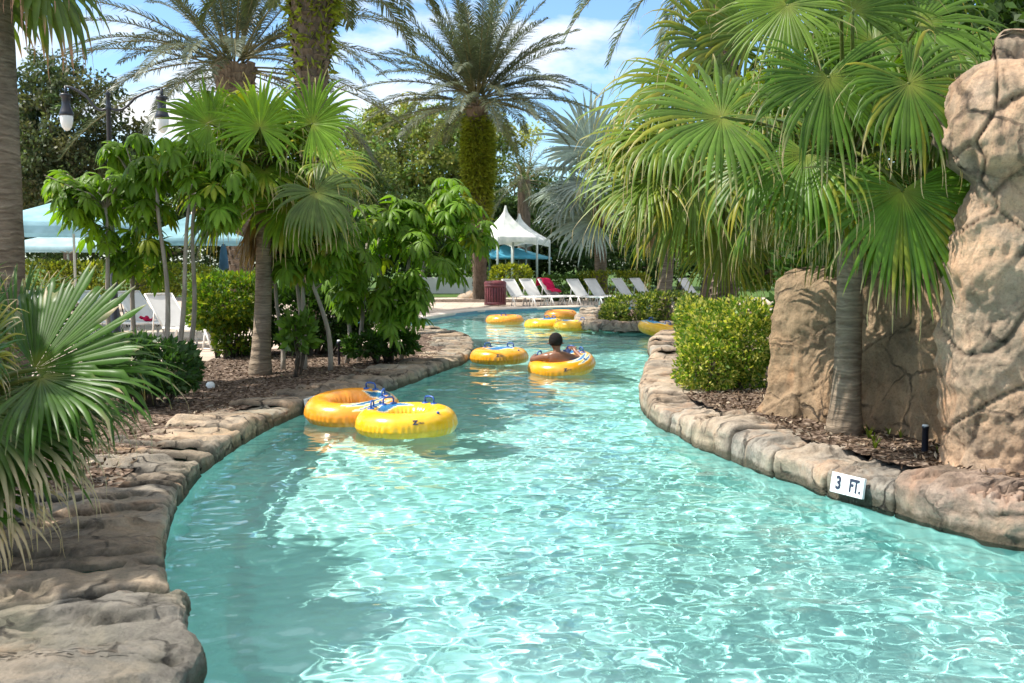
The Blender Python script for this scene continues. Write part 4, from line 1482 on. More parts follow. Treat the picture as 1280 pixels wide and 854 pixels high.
# ------------------------------------------------------------------ date palms
def date_palm(label, base, top, r0, r1, L, nf, seed, fern=False, bulge=1.0, bs=.8, el_lo=-35, col=(.1, .135, .065), npair=84, boots=True, lo=0.0, dr=1.0, fdens=9000):
    rnd = random.Random(seed)
    base, top = Vector(base), Vector(top)
    t = thing('date_palm', label, 'palm tree', base)
    g = G()
    N = 30
    pts = [base.lerp(top, k / N) for k in range(N + 1)]
    pts[0].z -= .1
    rr = [lerp(r0, r1, k / N) * (1 + .25 * math.exp(-k * .5)) * (1 + (bulge - 1) * max(0, (k / N - bs) / (1 - bs))) for k in range(N + 1)]
    g.tube(pts, rr, 18)
    if boots:
        H = (top - base).length
        nb = int(H * 46)
        for i in range(nb):
            k = i / nb
            if k < lo: continue
            a = i * 2.39996
            rad = lerp(r0, r1, k) * (1 + (bulge - 1) * max(0, (k - bs) / (1 - bs)))
            o = Vector((math.cos(a), math.sin(a), 0)); s = Vector((-o.y, o.x, 0))
            p = base.lerp(top, k) + o * rad * .92
            w = rad * .34; h = .2
            V = [p - s * w, p + s * w, p + s * w * .75 + o * .09 + Vector((0, 0, h * .8)), p - s * w * .75 + o * .09 + Vector((0, 0, h * .8)),
                 p - s * w * .5 + Vector((0, 0, h)), p + s * w * .5 + Vector((0, 0, h))]
            c = rnd.uniform(.6, 1.3)
            g.add([tuple(v) for v in V], [(0, 1, 2, 3), (3, 2, 5, 4)], (c, c, c))
    g.build('trunk', M['boot'], t, smooth=False)
    if fern:
        rng = np.random.default_rng(seed)
        H = (top - base).length
        n = fdens
        k = np.clip(rng.triangular(fern[0] - .08, lerp(fern[0], fern[1], .72), fern[1] + .05, n), 0, 1.0)
        a = rng.uniform(0, 6.283, n)
        prof = np.sin(np.clip((k - fern[0]) / (fern[1] - fern[0]), 0, 1) * math.pi * .8 + .35)
        rad = lerp(r0, r1, k) + rng.uniform(.0, .16, n) * prof + .05
        b = np.array(base); d = np.array(top - base)
        c = b + d * k[:, None] + np.stack([np.cos(a) * rad, np.sin(a) * rad, np.zeros(n)], 1)
        Vq, Fq = leaf_quads(c, rng, .27, .26, np.stack([np.cos(a), np.sin(a), np.full(n, -.2)], 1) * .9, .2)
        tt = np.array((.25, .28, .03)) * rng.uniform(.6, 1.4, (n, 1))
        G().add(Vq, Fq, np.repeat(tt, 4, 0)).build('fern', M['leaf_far'], t)
    for i in range(nf):
        az = i * 2.39996 + rnd.uniform(-.15, .15)
        el = R_(lerp(84, el_lo, (i / (nf - 1)) ** .85) + rnd.uniform(-6, 6))
        g = G()
        b = top + Vector((math.cos(az), math.sin(az), 0)) * r1 * .6 + Vector((0, 0, rnd.uniform(-.25, .3) + .3 * math.sin(el)))
        date_frond(g, b, az, el, L * rnd.uniform(.85, 1.1), dr * rnd.uniform(.6, 1.15), rnd, col, npair)
        g.build('frond', M['leaf_old'], t)
    return t


date_palm('tall date palm with a fern clad trunk behind the bin at centre', P(600, 374, GZ), A(596, 128, 39.5), .27, .37, 4.4, 84, 41, fern=(.5, .9), bulge=1.1, el_lo=-8, col=(.1, .12, .075), dr=.62)
date_palm('date palm with wide drooping fronds above the left fan palm', V3(X_(303, 31.5), 31.5, GZ), A(293, 84, 31.5), .36, .44, 5.3, 64, 42, bulge=1.55, el_lo=-12, col=(.08, .1, .065), dr=.75)
date_palm('date palm with a thick scaly trunk rising out of the top of view', V3(X_(388, 21.5), 21.5, GZ), A(390, -70, 21.5), .25, .31, 3.0, 40, 43, fern=(.72, .99), fdens=1000, bulge=1.9, bs=.6, el_lo=-14, col=(.08, .1, .035), dr=.9)
date_palm('date palm with one frond reaching in at the top right of the sky', V3(X_(905, 22), 22, GZ), A(905, -75, 22), .28, .32, 3.9, 34, 44, el_lo=-30, npair=54)
# ferns growing from boots of the thick trunk
rng = np.random.default_rng(5)

# ------------------------------------------------------------------ shrubs left
GS = (.13, .235, .022)
def SP(px, py, d): return tuple(A(px, py, d))
def sph(px, py, d, rx, rz, ry=None): return (SP(px, py, d), (rx, ry or rx, rz))
gd = lambda px, d, z=.14: (X_(px, d), d, z)
umbrella_tree('umbrella_tree', 'slender umbrella tree with grey stems nearest the left trunk', [(gd(142, 12.6), SP(128, 260, 12.4)), (gd(170, 12.9), SP(165, 235, 12.8))],
              [sph(112, 235, 12.3, .42, .42), sph(160, 215, 12.7, .42, .42), sph(150, 305, 12.6, .2, .35), sph(120, 280, 12.5, .25, .2), sph(95, 235, 12.4, .25, .3), sph(165, 190, 12.7, .38, .22)], 51, 140, .24, GS)
umbrella_tree('umbrella_tree', 'umbrella tree with three leaning stems left of the clipped hedge', [(gd(200, 12.4), SP(205, 235, 12.2)), (gd(214, 12.5), SP(240, 255, 12.2)), (gd(226, 12.8), SP(250, 255, 12.4))],
              [sph(215, 215, 12.2, .45, .4), sph(262, 220, 12.0, .42, .45), sph(268, 255, 11.9, .28, .22), sph(190, 325, 12.5, .2, .35), sph(185, 255, 12.4, .25, .25), sph(235, 188, 12.1, .38, .22)], 52, 145, .24, GS)
umbrella_tree('umbrella_tree', 'umbrella tree with pale bare stems right of the fan palm trunk', [(gd(352, 14.0), SP(345, 345, 14)), (gd(380, 14.0), SP(378, 290, 13.9)), (gd(412, 13.9), SP(385, 310, 13.8)), (gd(372, 14.3), SP(372, 300, 14.2))],
              [sph(365, 300, 13.9, .45, .5), sph(405, 300, 13.7, .4, .45), sph(355, 335, 13.9, .3, .3)], 53, 100, .27, GS)
umbrella_tree('umbrella_tree', 'large dense umbrella tree at the point of the left bank', [(gd(432, 15.2), SP(430, 330, 15.2)), (gd(447, 15.4), SP(460, 300, 15.3)), (gd(470, 15.4), SP(480, 290, 15.3)), (gd(488, 15.6), SP(520, 280, 15.5)), (gd(500, 15.8), SP(545, 275, 15.9))],
              [sph(455, 320, 15.0, .72, .75), sph(505, 330, 15.0, .62, .8), sph(545, 265, 16.0, .62, .45), sph(500, 385, 15.0, .5, .4), sph(575, 290, 16.2, .42, .4), sph(520, 300, 15.2, .6, .55), sph(440, 370, 15.1, .35, .3), sph(415, 320, 14.9, .45, .5), sph(600, 300, 16.4, .25, .25), sph(560, 330, 15.9, .3, .35)], 54, 380, .26, GS)
hedge('clipped_shrub', 'rounded clipped shrub with dark bare stems by the left path', gd(285, 16.2), [(SP(288, 372, 16.2), (.6, .6, .38)), (SP(280, 390, 16.4), (.55, .6, .3)), (SP(300, 415, 16.4), (.4, .5, .35))], 61, 9500, .085, (.085, .165, .02), yellow=((.26, .3, .03), .3), stems=40, cat='shrub')
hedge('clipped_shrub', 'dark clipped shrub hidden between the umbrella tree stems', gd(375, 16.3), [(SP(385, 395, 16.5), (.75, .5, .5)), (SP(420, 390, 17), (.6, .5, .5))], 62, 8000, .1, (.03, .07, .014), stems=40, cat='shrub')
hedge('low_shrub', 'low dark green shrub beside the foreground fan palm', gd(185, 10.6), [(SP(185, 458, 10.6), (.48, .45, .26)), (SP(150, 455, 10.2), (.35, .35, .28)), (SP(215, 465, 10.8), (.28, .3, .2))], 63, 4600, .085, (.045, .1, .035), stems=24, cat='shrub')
hedge('low_shrub', 'small bright leafed shrub at the foot of the pale bare stems', gd(365, 13.2), [(SP(372, 415, 13.2), (.2, .2, .22))], 64, 240, .15, (.11, .2, .03), stems=6, cat='shrub', shell=.2)
hedge('low_shrub', 'low leafy shrub on the stone edge of the left point', gd(490, 15.6), [(SP(490, 428, 15.3), (.4, .3, .16)), (SP(455, 432, 15.0), (.3, .25, .14))], 65, 1500, .1, (.05, .11, .02), stems=10, cat='shrub', shell=.3)
# yellow hedges behind
YH = dict(yellow=((.33, .33, .04), .55))
hedge('yellow_hedge', 'yellow green hedge under the left blue umbrellas', gd(65, 23.5, GZ), [(SP(50, 350, 23.5), (.95, .5, .45)), (SP(105, 350, 23.5), (.8, .5, .42))], 66, 4200, .1, (.13, .16, .03), stems=12, **YH)
hedge('yellow_hedge', 'yellow green hedge seen between the slender stems', gd(170, 24.5, GZ), [(SP(165, 348, 24.5), (1.2, .5, .42)), (SP(225, 350, 25), (.9, .5, .38))], 67, 4200, .1, (.13, .16, .03), stems=12, **YH)

# ------------------------------------------------------------------ shrubs right
hedge('variegated_hedge', 'variegated yellow green hedge left of the rock wall', gd(898, 11.4), [(SP(905, 438, 11.5), (.48, .5, .42)), (SP(876, 408, 12.6), (.34, .5, .34)), (SP(885, 455, 11.1), (.34, .35, .3)), (SP(930, 420, 11.2), (.26, .4, .4))], 71, 14500, .062, (.13, .22, .03), yellow=((.52, .5, .13), .42), stems=30, aspect=.42, loose=.38)
hedge('variegated_hedge', 'low variegated hedge on the island below the far right palm', gd(810, 25.5), [(SP(790, 387, 25.2), (.7, .5, .34)), (SP(835, 384, 25.6), (.8, .5, .4)), (SP(768, 392, 24.8), (.35, .4, .22))], 72, 5200, .1, (.085, .14, .03), yellow=((.36, .38, .1), .4), stems=16)
hedge('tall_shrub', 'tall dark shrub right behind the top of the rock wall', gd(1120, 10.6), [(SP(1100, 330, 10.8), (.9, .5, .75)), (SP(1190, 320, 10.4), (.9, .5, .8)), (SP(1040, 345, 11.2), (.6, .5, .6))], 77, 7000, .12, (.05, .11, .02), stems=24, cat='shrub', shell=.3)
broad_tree('leafy_tree', 'dark leafy tree behind the rock wall and nearest right palm', gd(1120, 12.0), [(SP(1120, 130, 12.3), (1.3, 1.0, 1.2)), (SP(1150, 260, 12.3), (1.0, .8, .9)), (SP(1200, 60, 12), (1.0, .9, 1.0))], 73, (.05, .11, .02), 200, 40, .17, .12, clump_r=.36)
broad_tree('leafy_tree', 'bright leafy tree glimpsed between the two right palms', gd(985, 16), [(SP(985, 200, 16), (1.2, 1.0, 1.4)), (SP(960, 300, 16.5), (1.2, .9, .8)), (SP(1040, 130, 16), (1.1, .9, 1.2))], 74, (.12, .22, .03), 200, 40, .17, .12, clump_r=.38)
broad_tree('leafy_tree', 'glossy dark leafy tree above the top of the rock pillar', gd(1290, 9.6), [(SP(1265, 15, 9.6), (.6, .5, .6)), (SP(1310, 80, 9.6), (.7, .6, .7))], 75, (.04, .09, .018), 110, 36, .14, .09, clump_r=.3)
broad_tree('leafy_tree', 'grey green tree behind the far right fan palm', gd(880, 36), [(SP(870, 230, 36), (3.2, 2, 2.4)), (SP(930, 280, 36), (3, 2, 2))], 76, (.05, .095, .025), 200, 60, .22, .2, clump_r=.7)

# ------------------------------------------------------------------ background trees
def bt(label, px, py, d, rx, rz, seed, col, n=260, per=60, sz=.2, more=(), cr=.65, **k):
    bl = [(SP(px, py, d), (rx, rx * .8, rz))] + [(SP(a, b, d), (c, c * .8, e)) for a, b, c, e in more]
    broad_tree('shade_tree', label, gd(px, d, GZ), bl, seed, tuple(q * 1.15 for q in col), n, per, sz, .22, clump_r=cr, **k)
bt('large grey green oak behind the double street lamp', 85, 165, 33, 1.9, 2.6, 81, (.075, .1, .05), 330, 70, .17, [(50, 110, 1.3, 1.2), (130, 215, 1.6, 1.6), (40, 210, 1.8, 1.8), (150, 160, .9, .9)], .5)
bt('airy yellow green tree behind the central date palm trunk', 520, 190, 58, 3.6, 3.0, 82, (.2, .25, .07), 420, 60, .26, [(480, 170, 2.2, 1.6), (590, 190, 2.6, 2.2), (640, 165, 1.6, 1.2), (500, 245, 3.5, 1.6)], .75)
bt('dark green tree behind the peaks of the white tents', 640, 245, 70, 3.4, 2.4, 83, (.06, .105, .035), 200, 60, .3, [(610, 270, 3, 2), (670, 290, 3, 2)], .8)
bt('small tree left of the central tree group', 430, 215, 52, 2.4, 3.0, 84, (.12, .17, .06), 170, 60, .24, [(455, 260, 2.4, 2)], .7)
bt('dark shade tree far behind the silver palm', 735, 290, 66, 4.5, 2.2, 85, (.04, .08, .022), 200, 60, .3, [(800, 285, 4, 2.2)], .9)
bt('dark tree behind the left umbrellas', 175, 260, 44, 3.4, 2.4, 86, (.035, .065, .022), 240, 60, .24, [(240, 290, 3, 1.8), (110, 290, 3, 1.8)], .7)
bt('dark tree behind the clipped shrub and pale stems', 330, 285, 46, 3.6, 2.0, 87, (.035, .07, .022), 220, 60, .24, [(400, 290, 3, 2)], .7)
bt('dark low tree beyond the white garden wall', 540, 305, 62, 4.2, 1.7, 88, (.03, .06, .02), 220, 60, .28, [(480, 310, 4, 1.6)], .8)
bt('dark low tree beneath the tent peaks', 620, 310, 66, 4.0, 1.6, 89, (.03, .06, .02), 220, 60, .28, [(690, 312, 4, 1.6)], .8)
bt('dark low tree behind the far right loungers', 850, 315, 60, 5.5, 1.8, 90, (.032, .065, .02), 260, 60, .28, [(780, 315, 4, 1.7), (930, 310, 5, 2)], .8)
bt('dark tree behind the oak at the left edge', 0, 250, 46, 4, 3.2, 91, (.035, .06, .022), 240, 60, .24, [(60, 280, 4, 2)], .8)
date_palm('distant palm right of the white tent peaks', V3(X_(655, 62), 62, GZ), A(655, 225, 62), .4, .4, 3.4, 26, 45, col=(.08, .11, .04), npair=34, boots=False)

# ------------------------------------------------------------------ street lamp
M['iron'] = plain('black_iron', (.018, .02, .03), .4, .5, .1)
M['frost'] = plain('frosted_glass', (.72, .74, .74), .25, .5, .04)
ld = 17.5
lx = X_(143, ld)
lamp = thing('street_lamp', 'black double armed street lamp with two hanging lanterns', 'street lamp', (lx, ld, GZ))
g = G()
topz = A(143, 120, ld).z
g.lathe([(.16, GZ), (.16, GZ + .15), (.1, GZ + .3), (.065, GZ + .9), (.045, 2.0), (.04, topz - .25), (.058, topz - .22), (.04, topz - .18), (.032, topz), (.055, topz + .03), (.001, topz + .1)], (lx, ld, 0), 14)
g.build('post', M['iron'], lamp)
for px, py in ((82, 112), (202, 115)):
    hk = A(px, py, ld)
    jn = Vector((lx, ld, A(143, 134, ld).z))
    sgn = 1 if px > 143 else -1
    pts = []
    for k in range(15):
        t = k / 14
        x = lerp(jn.x, hk.x, t)
        z = jn.z + (hk.z - jn.z + .05) * (t * t * (3 - 2 * t)) - .09 * math.sin(math.pi * min(1, t * 2)) * (t < .5)
        pts.append((x, ld, z))
    g = G().tube(pts, .023, 8)
    g.tube([(hk.x, ld, hk.z + .06), (hk.x, ld, hk.z - .1)], .025, 8)
    arm = g.build('arm', M['iron'], lamp)
    zt = hk.z - .08
    g = G().lathe([(.001, zt + .02), (.1, zt), (.1, zt - .035), (.07, zt - .06), (.07, zt - .19), (.105, zt - .3), (.125, zt - .35), (.11, zt - .37), (.02, zt - .37)], (hk.x, ld, 0), 18)
    lan = g.build('lantern', M['iron'], lamp)
    G().lathe([(.105, zt - .365), (.108, zt - .42), (.1, zt - .49), (.08, zt - .56), (.045, zt - .61), (.001, zt - .63)], (hk.x, ld, 0), 18).build('lamp_globe', M['frost'], lan).matrix_parent_inverse = lan.matrix_parent_inverse.inverted() @ Matrix.Translation(-lamp.location) if False else Matrix.Identity(4)

# ------------------------------------------------------------------ umbrellas, tents
M['canvas_blue'] = leafmat('blue_canvas', .85, .3, .15, (1, 1.05, 1.1), 3)
M['canvas_white'] = leafmat('white_canvas', .8, .25, .15, (1, 1, 1), 3)
M['pole'] = plain('cream_pole', (.55, .5, .42), .5, .4)
M['post'] = plain('grey_green_post', (.33, .38, .36), .5, .4)


def square_canopy(g, c, hw, ze, zt, val=.18, rot=0, sag=.1, col=(.25, .46, .56), n=12, peak=.0):
    c = Vector(c)
    Rz = Matrix.Rotation(rot, 3, 'Z')
    V, Fq, T = [], [], []
    for j in range(n + 1):
        t = j / n                    # 0 apex .. 1 eave
        for i in range(4 * n):
            s, k = divmod(i, n)
            u = k / n * 2 - 1
            x, y = [(u, -1), (1, u), (-u, 1), (-1, -u)][s]
            r = t if not peak else t
            z = lerp(zt, ze, t ** (1 - peak)) - sag * math.sin(math.pi * t) * (1 - abs(u) * .5) * .5
            p = Rz @ Vector((x * hw * max(r, .02), y * hw * max(r, .02), 0))
            V.append((c.x + p.x, c.y + p.y, z)); T.append(col)
    m_ = 4 * n
    Fq = [(j * m_ + i, (j + 1) * m_ + i, (j + 1) * m_ + (i + 1) % m_, j * m_ + (i + 1) % m_) for j in range(n) for i in range(m_)]
    b = len(V)
    for i in range(m_):
        x, y, z = V[n * m_ + i]
        s, k = divmod(i, n); u = k / n * 2 - 1
        V.append((x, y, ze - val * (1 - .45 * math.cos(u * math.pi / 2) * (peak > 0)))); T.append(tuple(q * .92 for q in col))
    Fq += [(n * m_ + i, b + i, b + (i + 1) % m_, n * m_ + (i + 1) % m_) for i in range(m_)]
    g.add(V, Fq, np.array(T))


def umbrella(label, px, d, apex_y, eave_y, hw, val=.15, col=(.27, .5, .6), rot=.5, group=None, pole=True):
    x = X_(px, d)
    t = thing('patio_umbrella', label, 'umbrella', (x, d, GZ), group)
    zt = A(px, apex_y, d).z; ze = A(px, eave_y, d - hw * .7).z
    g = G(); square_canopy(g, (x, d, 0), hw, ze, zt, val, rot, .06, col)
    g.build('canopy', M['canvas_blue'], t)
    G().tube([(x, d, GZ), (x, d, zt + .06)], .028, 8).build('pole', M['pole'], t)
    g = G()
    for k in range(8):
        a = rot + k * math.pi / 4
        rr = hw * (1.38 if k % 2 else .98)
        e = Vector((x + math.cos(a) * rr * .9, d + math.sin(a) * rr * .9, lerp(zt, ze, .9) - .04))
        g.tube([(x, d, ze - .15), (x + (e.x - x) * .55, d + (e.y - d) * .55, lerp(zt, ze, .55) - .05)], .012, 4)
    g.build('ribs', M['pole'], t)
    G().lathe([(.3, GZ), (.3, GZ + .06), (.06, GZ + .1), (.04, GZ + .3)], (x, d, 0), 16).build('base', M['post'], t)
    return t


umbrella('large pale blue umbrella with a deep valance behind the left trunk', 95, 21, 246, 279, 1.55, .22, (.33, .55, .67), .35)
umbrella('smaller pale blue umbrella below the large one at left', 87, 24.5, 288, 309, 1.35, .1, (.42, .6, .7), .2)
umbrella('pale blue umbrella behind the leaning grey stems', 243, 25, 268, 299, 1.3, .12, (.3, .52, .62), .3)
umbrella('blue umbrella under the front white tent', 632, 57, 305, 321, 1.5, .1, (.1, .4, .6), .3)
umbrella('blue umbrella behind the first one under the tent', 648, 61, 310, 322, 1.6, .1, (.18, .5, .66), .3)
t = thing('closed_umbrella', 'folded blue umbrella standing by the shaggy palm trunk', 'umbrella', (X_(281, 26), 26, GZ))
zc = A(281, 338, 26).z
G().lathe([(.05, zc), (.13, zc + .08), (.11, zc + .3), (.08, zc + .55), (.02, zc + .75), (.001, zc + .8)], (X_(281, 26), 26, 0), 9, tint=(.1, .2, .34)).build('canopy', M['canvas_blue'], t)
G().tube([(X_(281, 26), 26, GZ), (X_(281, 26), 26, zc + .85)], .025, 8).build('pole', M['pole'], t)


def tent(label, px, d, apex_y, eave_y, hw, rot):
    x = X_(px, d)
    t = thing('tent', label, 'tent', (x, d, GZ))
    zt = A(px, apex_y, d).z; ze = A(px, eave_y, d - hw * .6).z
    g = G(); square_canopy(g, (x, d, 0), hw, ze, zt, .42, rot, .1, (.82, .83, .84), 14, .38)
    g.build('canopy', M['canvas_white'], t)
    Rz = Matrix.Rotation(rot, 3, 'Z')
    for sx, sy in ((-1, -1), (1, -1), (1, 1), (-1, 1)):
        p = Rz @ Vector((sx * hw * .97, sy * hw * .97, 0))
        G().tube([(x + p.x, d + p.y, GZ), (x + p.x, d + p.y, ze)], .055, 8).build('post', M['post'], t)
    return t


tent('front white peaked tent right of the date palm trunk', 632, 52, 257, 297, 1.22, .55)
tent('second white peaked tent just behind the front one', 649, 57, 267, 300, 1.28, .55)
# pergola-like posts right of the tents
M['wall_white'] = plain('white_wall', (.66, .66, .64), .8, .2, .06, 2)
for k, (px, y0, d) in enumerate(((581, 300, 47), )):
    x = X_(px, d)
    t = thing('post', 'slim grey green post left of the date palm trunk', 'post', (x, d, GZ))
    G().tube([(x, d, GZ), (x, d, A(px, y0, d).z)], .06, 8).build('shaft', M['post'], t)
    G().box((x, d, GZ + .05), (.5, .5, .1), bev=.02).build('base', M['iron'], t)
g = G().box((X_(560, 52), 52, GZ + .42), (2.9, .2, .84), bev=.02)
wt = g.build('garden_wall', M['wall_white'], smooth=False)
tag(wt, 'low white garden wall left of the date palm trunk', 'wall')
hedge('back_hedge', 'bright green hedge above the low white garden wall', (X_(560, 54), 54, GZ), [((X_(560, 54), 54, .9), (2.2, .6, .75))], 92, 2600, .2, (.1, .18, .03), stems=8)
hedge('back_hedge', 'yellow green hedge under the tent umbrellas', (X_(640, 49), 49, GZ), [((X_(638, 49), 49, 1.0), (1.0, .6, .6))], 93, 2200, .16, (.14, .18, .03), stems=8, **YH)
hedge('back_hedge', 'green hedge behind the lounger with the red towel', (X_(700, 42), 42, GZ), [((X_(703, 42), 42, .65), (1.0, .5, .5))], 94, 2200, .14, (.08, .15, .03), stems=8)
hedge('back_hedge', 'yellow hedge behind the loungers left of the far right palm', (X_(755, 42), 42, GZ), [((X_(765, 42), 42, .75), (1.6, .5, .6))], 95, 2600, .14, (.13, .17, .03), stems=8, **YH)
# rocks at the palm foot
for k, (px, py, r, lb_) in enumerate(((590, 373, .42, 'grey rock left of the bin at the date palm foot'), (622, 372, .34, 'small grey rock behind the bin'))):
    p = P(px, py, GZ)
    V = []
    for j in range(10):
        ph = R_(lerp(90, -10, j / 9))
        for i in range(18):
            th = 2 * math.pi * i / 18
            d = Vector((math.cos(th) * math.cos(ph), math.sin(th) * math.cos(ph), math.sin(ph)))
            d = d * (1 + .3 * noise.noise(d * 2 + Vector((k * 5, 0, 0))))
            V.append((p.x + d.x * r * 1.5, p.y + d.y * r, GZ + d.z * r * .75))
    o = G().add(V, [(j * 18 + i, (j + 1) * 18 + i, (j + 1) * 18 + (i + 1) % 18, j * 18 + (i + 1) % 18) for j in range(9) for i in range(18)]).build('rock', M['rock_left'])
    tag(o, lb_, 'rock')
# planting circle at palm foot
p0 = P(600, 376, GZ)
g = G().add([(p0.x, p0.y, GZ + .03)] + [(p0.x + 3.2 * math.cos(a), p0.y + 1.9 * math.sin(a), GZ + .006) for a in np.linspace(0, 6.283, 28, endpoint=False)], [(0, 1 + i, 1 + (i + 1) % 28) for i in range(28)])
tag(g.build('mulch_bed', M['mulch']), kind='structure')

# ------------------------------------------------------------------ bin
M['bin'] = plain('maroon_slats', (.14, .035, .04), .5, .35, .2, 8)
bp = P(619, 382.5, GZ)
t = thing('litter_bin', 'maroon slatted litter bin beside the date palm', 'litter bin', bp)
g = G().lathe([(.33, GZ + .04), (.35, GZ + .1), (.35, GZ + .78), (.33, GZ + .8)], bp - Vector((0, 0, GZ)), 30)
g.build('liner', M['iron'], t)
for zz in (GZ + .09, GZ + .74):
    G().lathe([(.36, zz - .05), (.405, zz - .05), (.405, zz + .05), (.36, zz + .05)], bp - Vector((0, 0, GZ)), 30).build('hoop', M['bin'], t)
for k in range(24):
    a = 2 * math.pi * k / 24
    G().box((bp.x + .38 * math.cos(a), bp.y + .38 * math.sin(a), GZ + .43), (.03, .075, .76), Matrix.Rotation(a, 3, 'Z'), bev=.006).build('slat', M['bin'], t)
G().lathe([(.41, GZ + .8), (.42, GZ + .86), (.36, GZ + .92), (.2, GZ + .94), (.19, GZ + .9), (.0, GZ + .9)], bp - Vector((0, 0, GZ)), 30).build('lid', M['bin'], t)

# ------------------------------------------------------------------ sun loungers
m = MT('sling'); ps = m.pos()
m.base(m.ramp(m.noise(3, 4), [(.3, (.58, .56, .53)), (.7, (.7, .68, .65))]), .75, .2)
M['sling'] = m.m
M['lframe'] = plain('white_frame', (.74, .72, .68), .4, .4, .05)
M['red'] = plain('red_towel', (.42, .012, .06), .9, .1, .25, 9, .4)


def make_lounger():
    t = thing('sun_lounger', 'x', 'sun lounger', (0, 0, 0))
    ba = R_(48)
    g = G()
    for s in (-1, 1):
        g.box((.15, s * .31, .36), (1.45, .04, .05), bev=.01)
    g.box((.87, 0, .36), (.04, .62, .05), bev=.01)
    g.build('frame', M['lframe'], t)
    V, Fq = [], []
    def sling(p0, p1, n, w):
        V = []
        for i in range(n + 1):
            q = p0.lerp(p1, i / n)
            for j in range(5):
                u = j / 4 * 2 - 1
                V.append((q.x, u * w, q.z - .025 * (1 - u * u)))
        return G().add(V, [(i * 5 + j, (i + 1) * 5 + j, (i + 1) * 5 + j + 1, i * 5 + j + 1) for i in range(n) for j in range(4)])
    sling(Vector((-.56, 0, .39)), Vector((.86, 0, .39)), 10, .3).build('seat', M['sling'], t)
    top = Vector((-.56 - .82 * math.cos(ba), 0, .39 + .82 * math.sin(ba)))
    bk = sling(Vector((-.56, 0, .40)), top, 8, .3).build('backrest', M['sling'], t)
    g = G()
    for s in (-1, 1):
        g.tube([(-.56, s * .31, .38), (top.x, s * .31, top.z)], .02, 6)
    g.tube([(top.x, -.31, top.z), (top.x, .31, top.z)], .02, 6)
    for s in (-1, 1):
        g.tube([(lerp(-.56, top.x, .55), s * .28, lerp(.38, top.z, .55)), (-.95, s * .28, .12)], .014, 6)
    g.build('back_frame', M['lframe'], t)
    for sx in (-.45, .7):
        for s in (-1, 1):
            g = G().tube([(sx - .12, s * .29, 0.0), (sx, s * .31, .35)], .02, 6)
            g.tube([(sx + .14, s * .29, 0.0), (sx, s * .31, .35)], .02, 6)
            g.tube([(sx - .12, s * .29, 0.012), (sx + .14, s * .29, 0.012)], .014, 6)
            g.build('leg', M['lframe'], t)
    return t


proto = make_lounger()
def place_l(i, px, d, rz, label):
    if i == 0: o = proto
    else:
        o = proto.copy(); COL.objects.link(o)
        for ch in proto.children:
            c = ch.copy(); COL.objects.link(c); c.parent = o; c.matrix_parent_inverse = ch.matrix_parent_inverse.copy()
    o.location = (X_(px, d), d, GZ + .004)
    o.rotation_euler.z = rz
    o.scale = (.97, .97, .97)
    o['label'] = label
    o['group'] = 'sun loungers on the pool deck'
    return o
spots = [(659, 36.4, -.85, 'white lounger directly right of the maroon bin'), (681, 36.9, -.85, 'white lounger behind the one next to the bin'),
         (704, 37.4, -.85, 'white lounger draped with the red towel'), (741, 36.4, -.85, 'white lounger with upright back right of the red towel'),
         (763, 37.0, -.85, 'white lounger second right of the red towel'), (797, 38.4, -.8, 'white lounger just left of the far right palm trunk'),
         (820, 38.9, -.8, 'white lounger behind the far right palm trunk'), (880, 39.0, -.8, 'white lounger glimpsed right of the far right palm trunk'),
         (243, 18.6, -.6, 'near left lounger seen between the leaning grey stems'), (205, 20.4, -.5, 'left lounger behind the slender umbrella trees'),
         (150, 20.6, -.5, 'left lounger behind the foreground fan leaf'), (70, 20.4, -.5, 'leftmost lounger beside the cut off palm trunk')]
objs = [place_l(i, *s) for i, s in enumerate(spots)]
# red towel over the back of lounger three
o = objs[2]
mw = Matrix.Translation(o.location) @ Matrix.Rotation(o.rotation_euler.z, 4, 'Z') @ Matrix.Scale(.97, 4)
V = []
ba = R_(48)
for i in range(15):
    t_ = i / 14
    for j in range(7):
        u = j / 6 * 2 - 1
        if t_ < .85: q = Vector((-.5 - .82 * math.cos(ba) * (t_ / .85), 0, .44 + .84 * math.sin(ba) * (t_ / .85)))
        else: q = Vector((-1.12 - .12, 0, 1.04 - (t_ - .85) * 2.0))
        q.y = u * (.25 + .03 * math.sin(i)) + .02 * math.sin(i * 1.3)
        q.z += .02 * math.sin(i * 1.7 + j)
        if t_ < .15: q.x += .15 * (1 - t_ / .15); q.z += .06
        V.append(tuple(mw @ q))
tw = G().add(V, [(i * 7 + j, (i + 1) * 7 + j, (i + 1) * 7 + j + 1, i * 7 + j + 1) for i in range(14) for j in range(6)]).build('towel', M['red'])
sm = tw.modifiers.new('Solid', 'SOLIDIFY'); sm.thickness = .012
tag(tw, 'red towel draped over the backrest of a white lounger', 'towel')
V = [Vector(v) for v in ((0, 0, 0),)]
lo = objs[9]
mw = Matrix.Translation(lo.location) @ Matrix.Rotation(lo.rotation_euler.z, 4, 'Z') @ Matrix.Scale(.97, 4)
V = []
for i in range(7):
    for j in range(5):
        V.append(tuple(mw @ Vector((-.45 + i * .04 + .02 * math.sin(j), -.28 + j * .05, .44 + .05 * math.sin(i * 1.1) + .02 * math.cos(j * 2)))))
tw = G().add(V, [(i * 5 + j, (i + 1) * 5 + j, (i + 1) * 5 + j + 1, i * 5 + j + 1) for i in range(6) for j in range(4)]).build('towel', M['red'])
tw.modifiers.new('Solid', 'SOLIDIFY').thickness = .012
tag(tw, 'small red cloth lying on a lounger among the left stems', 'towel')

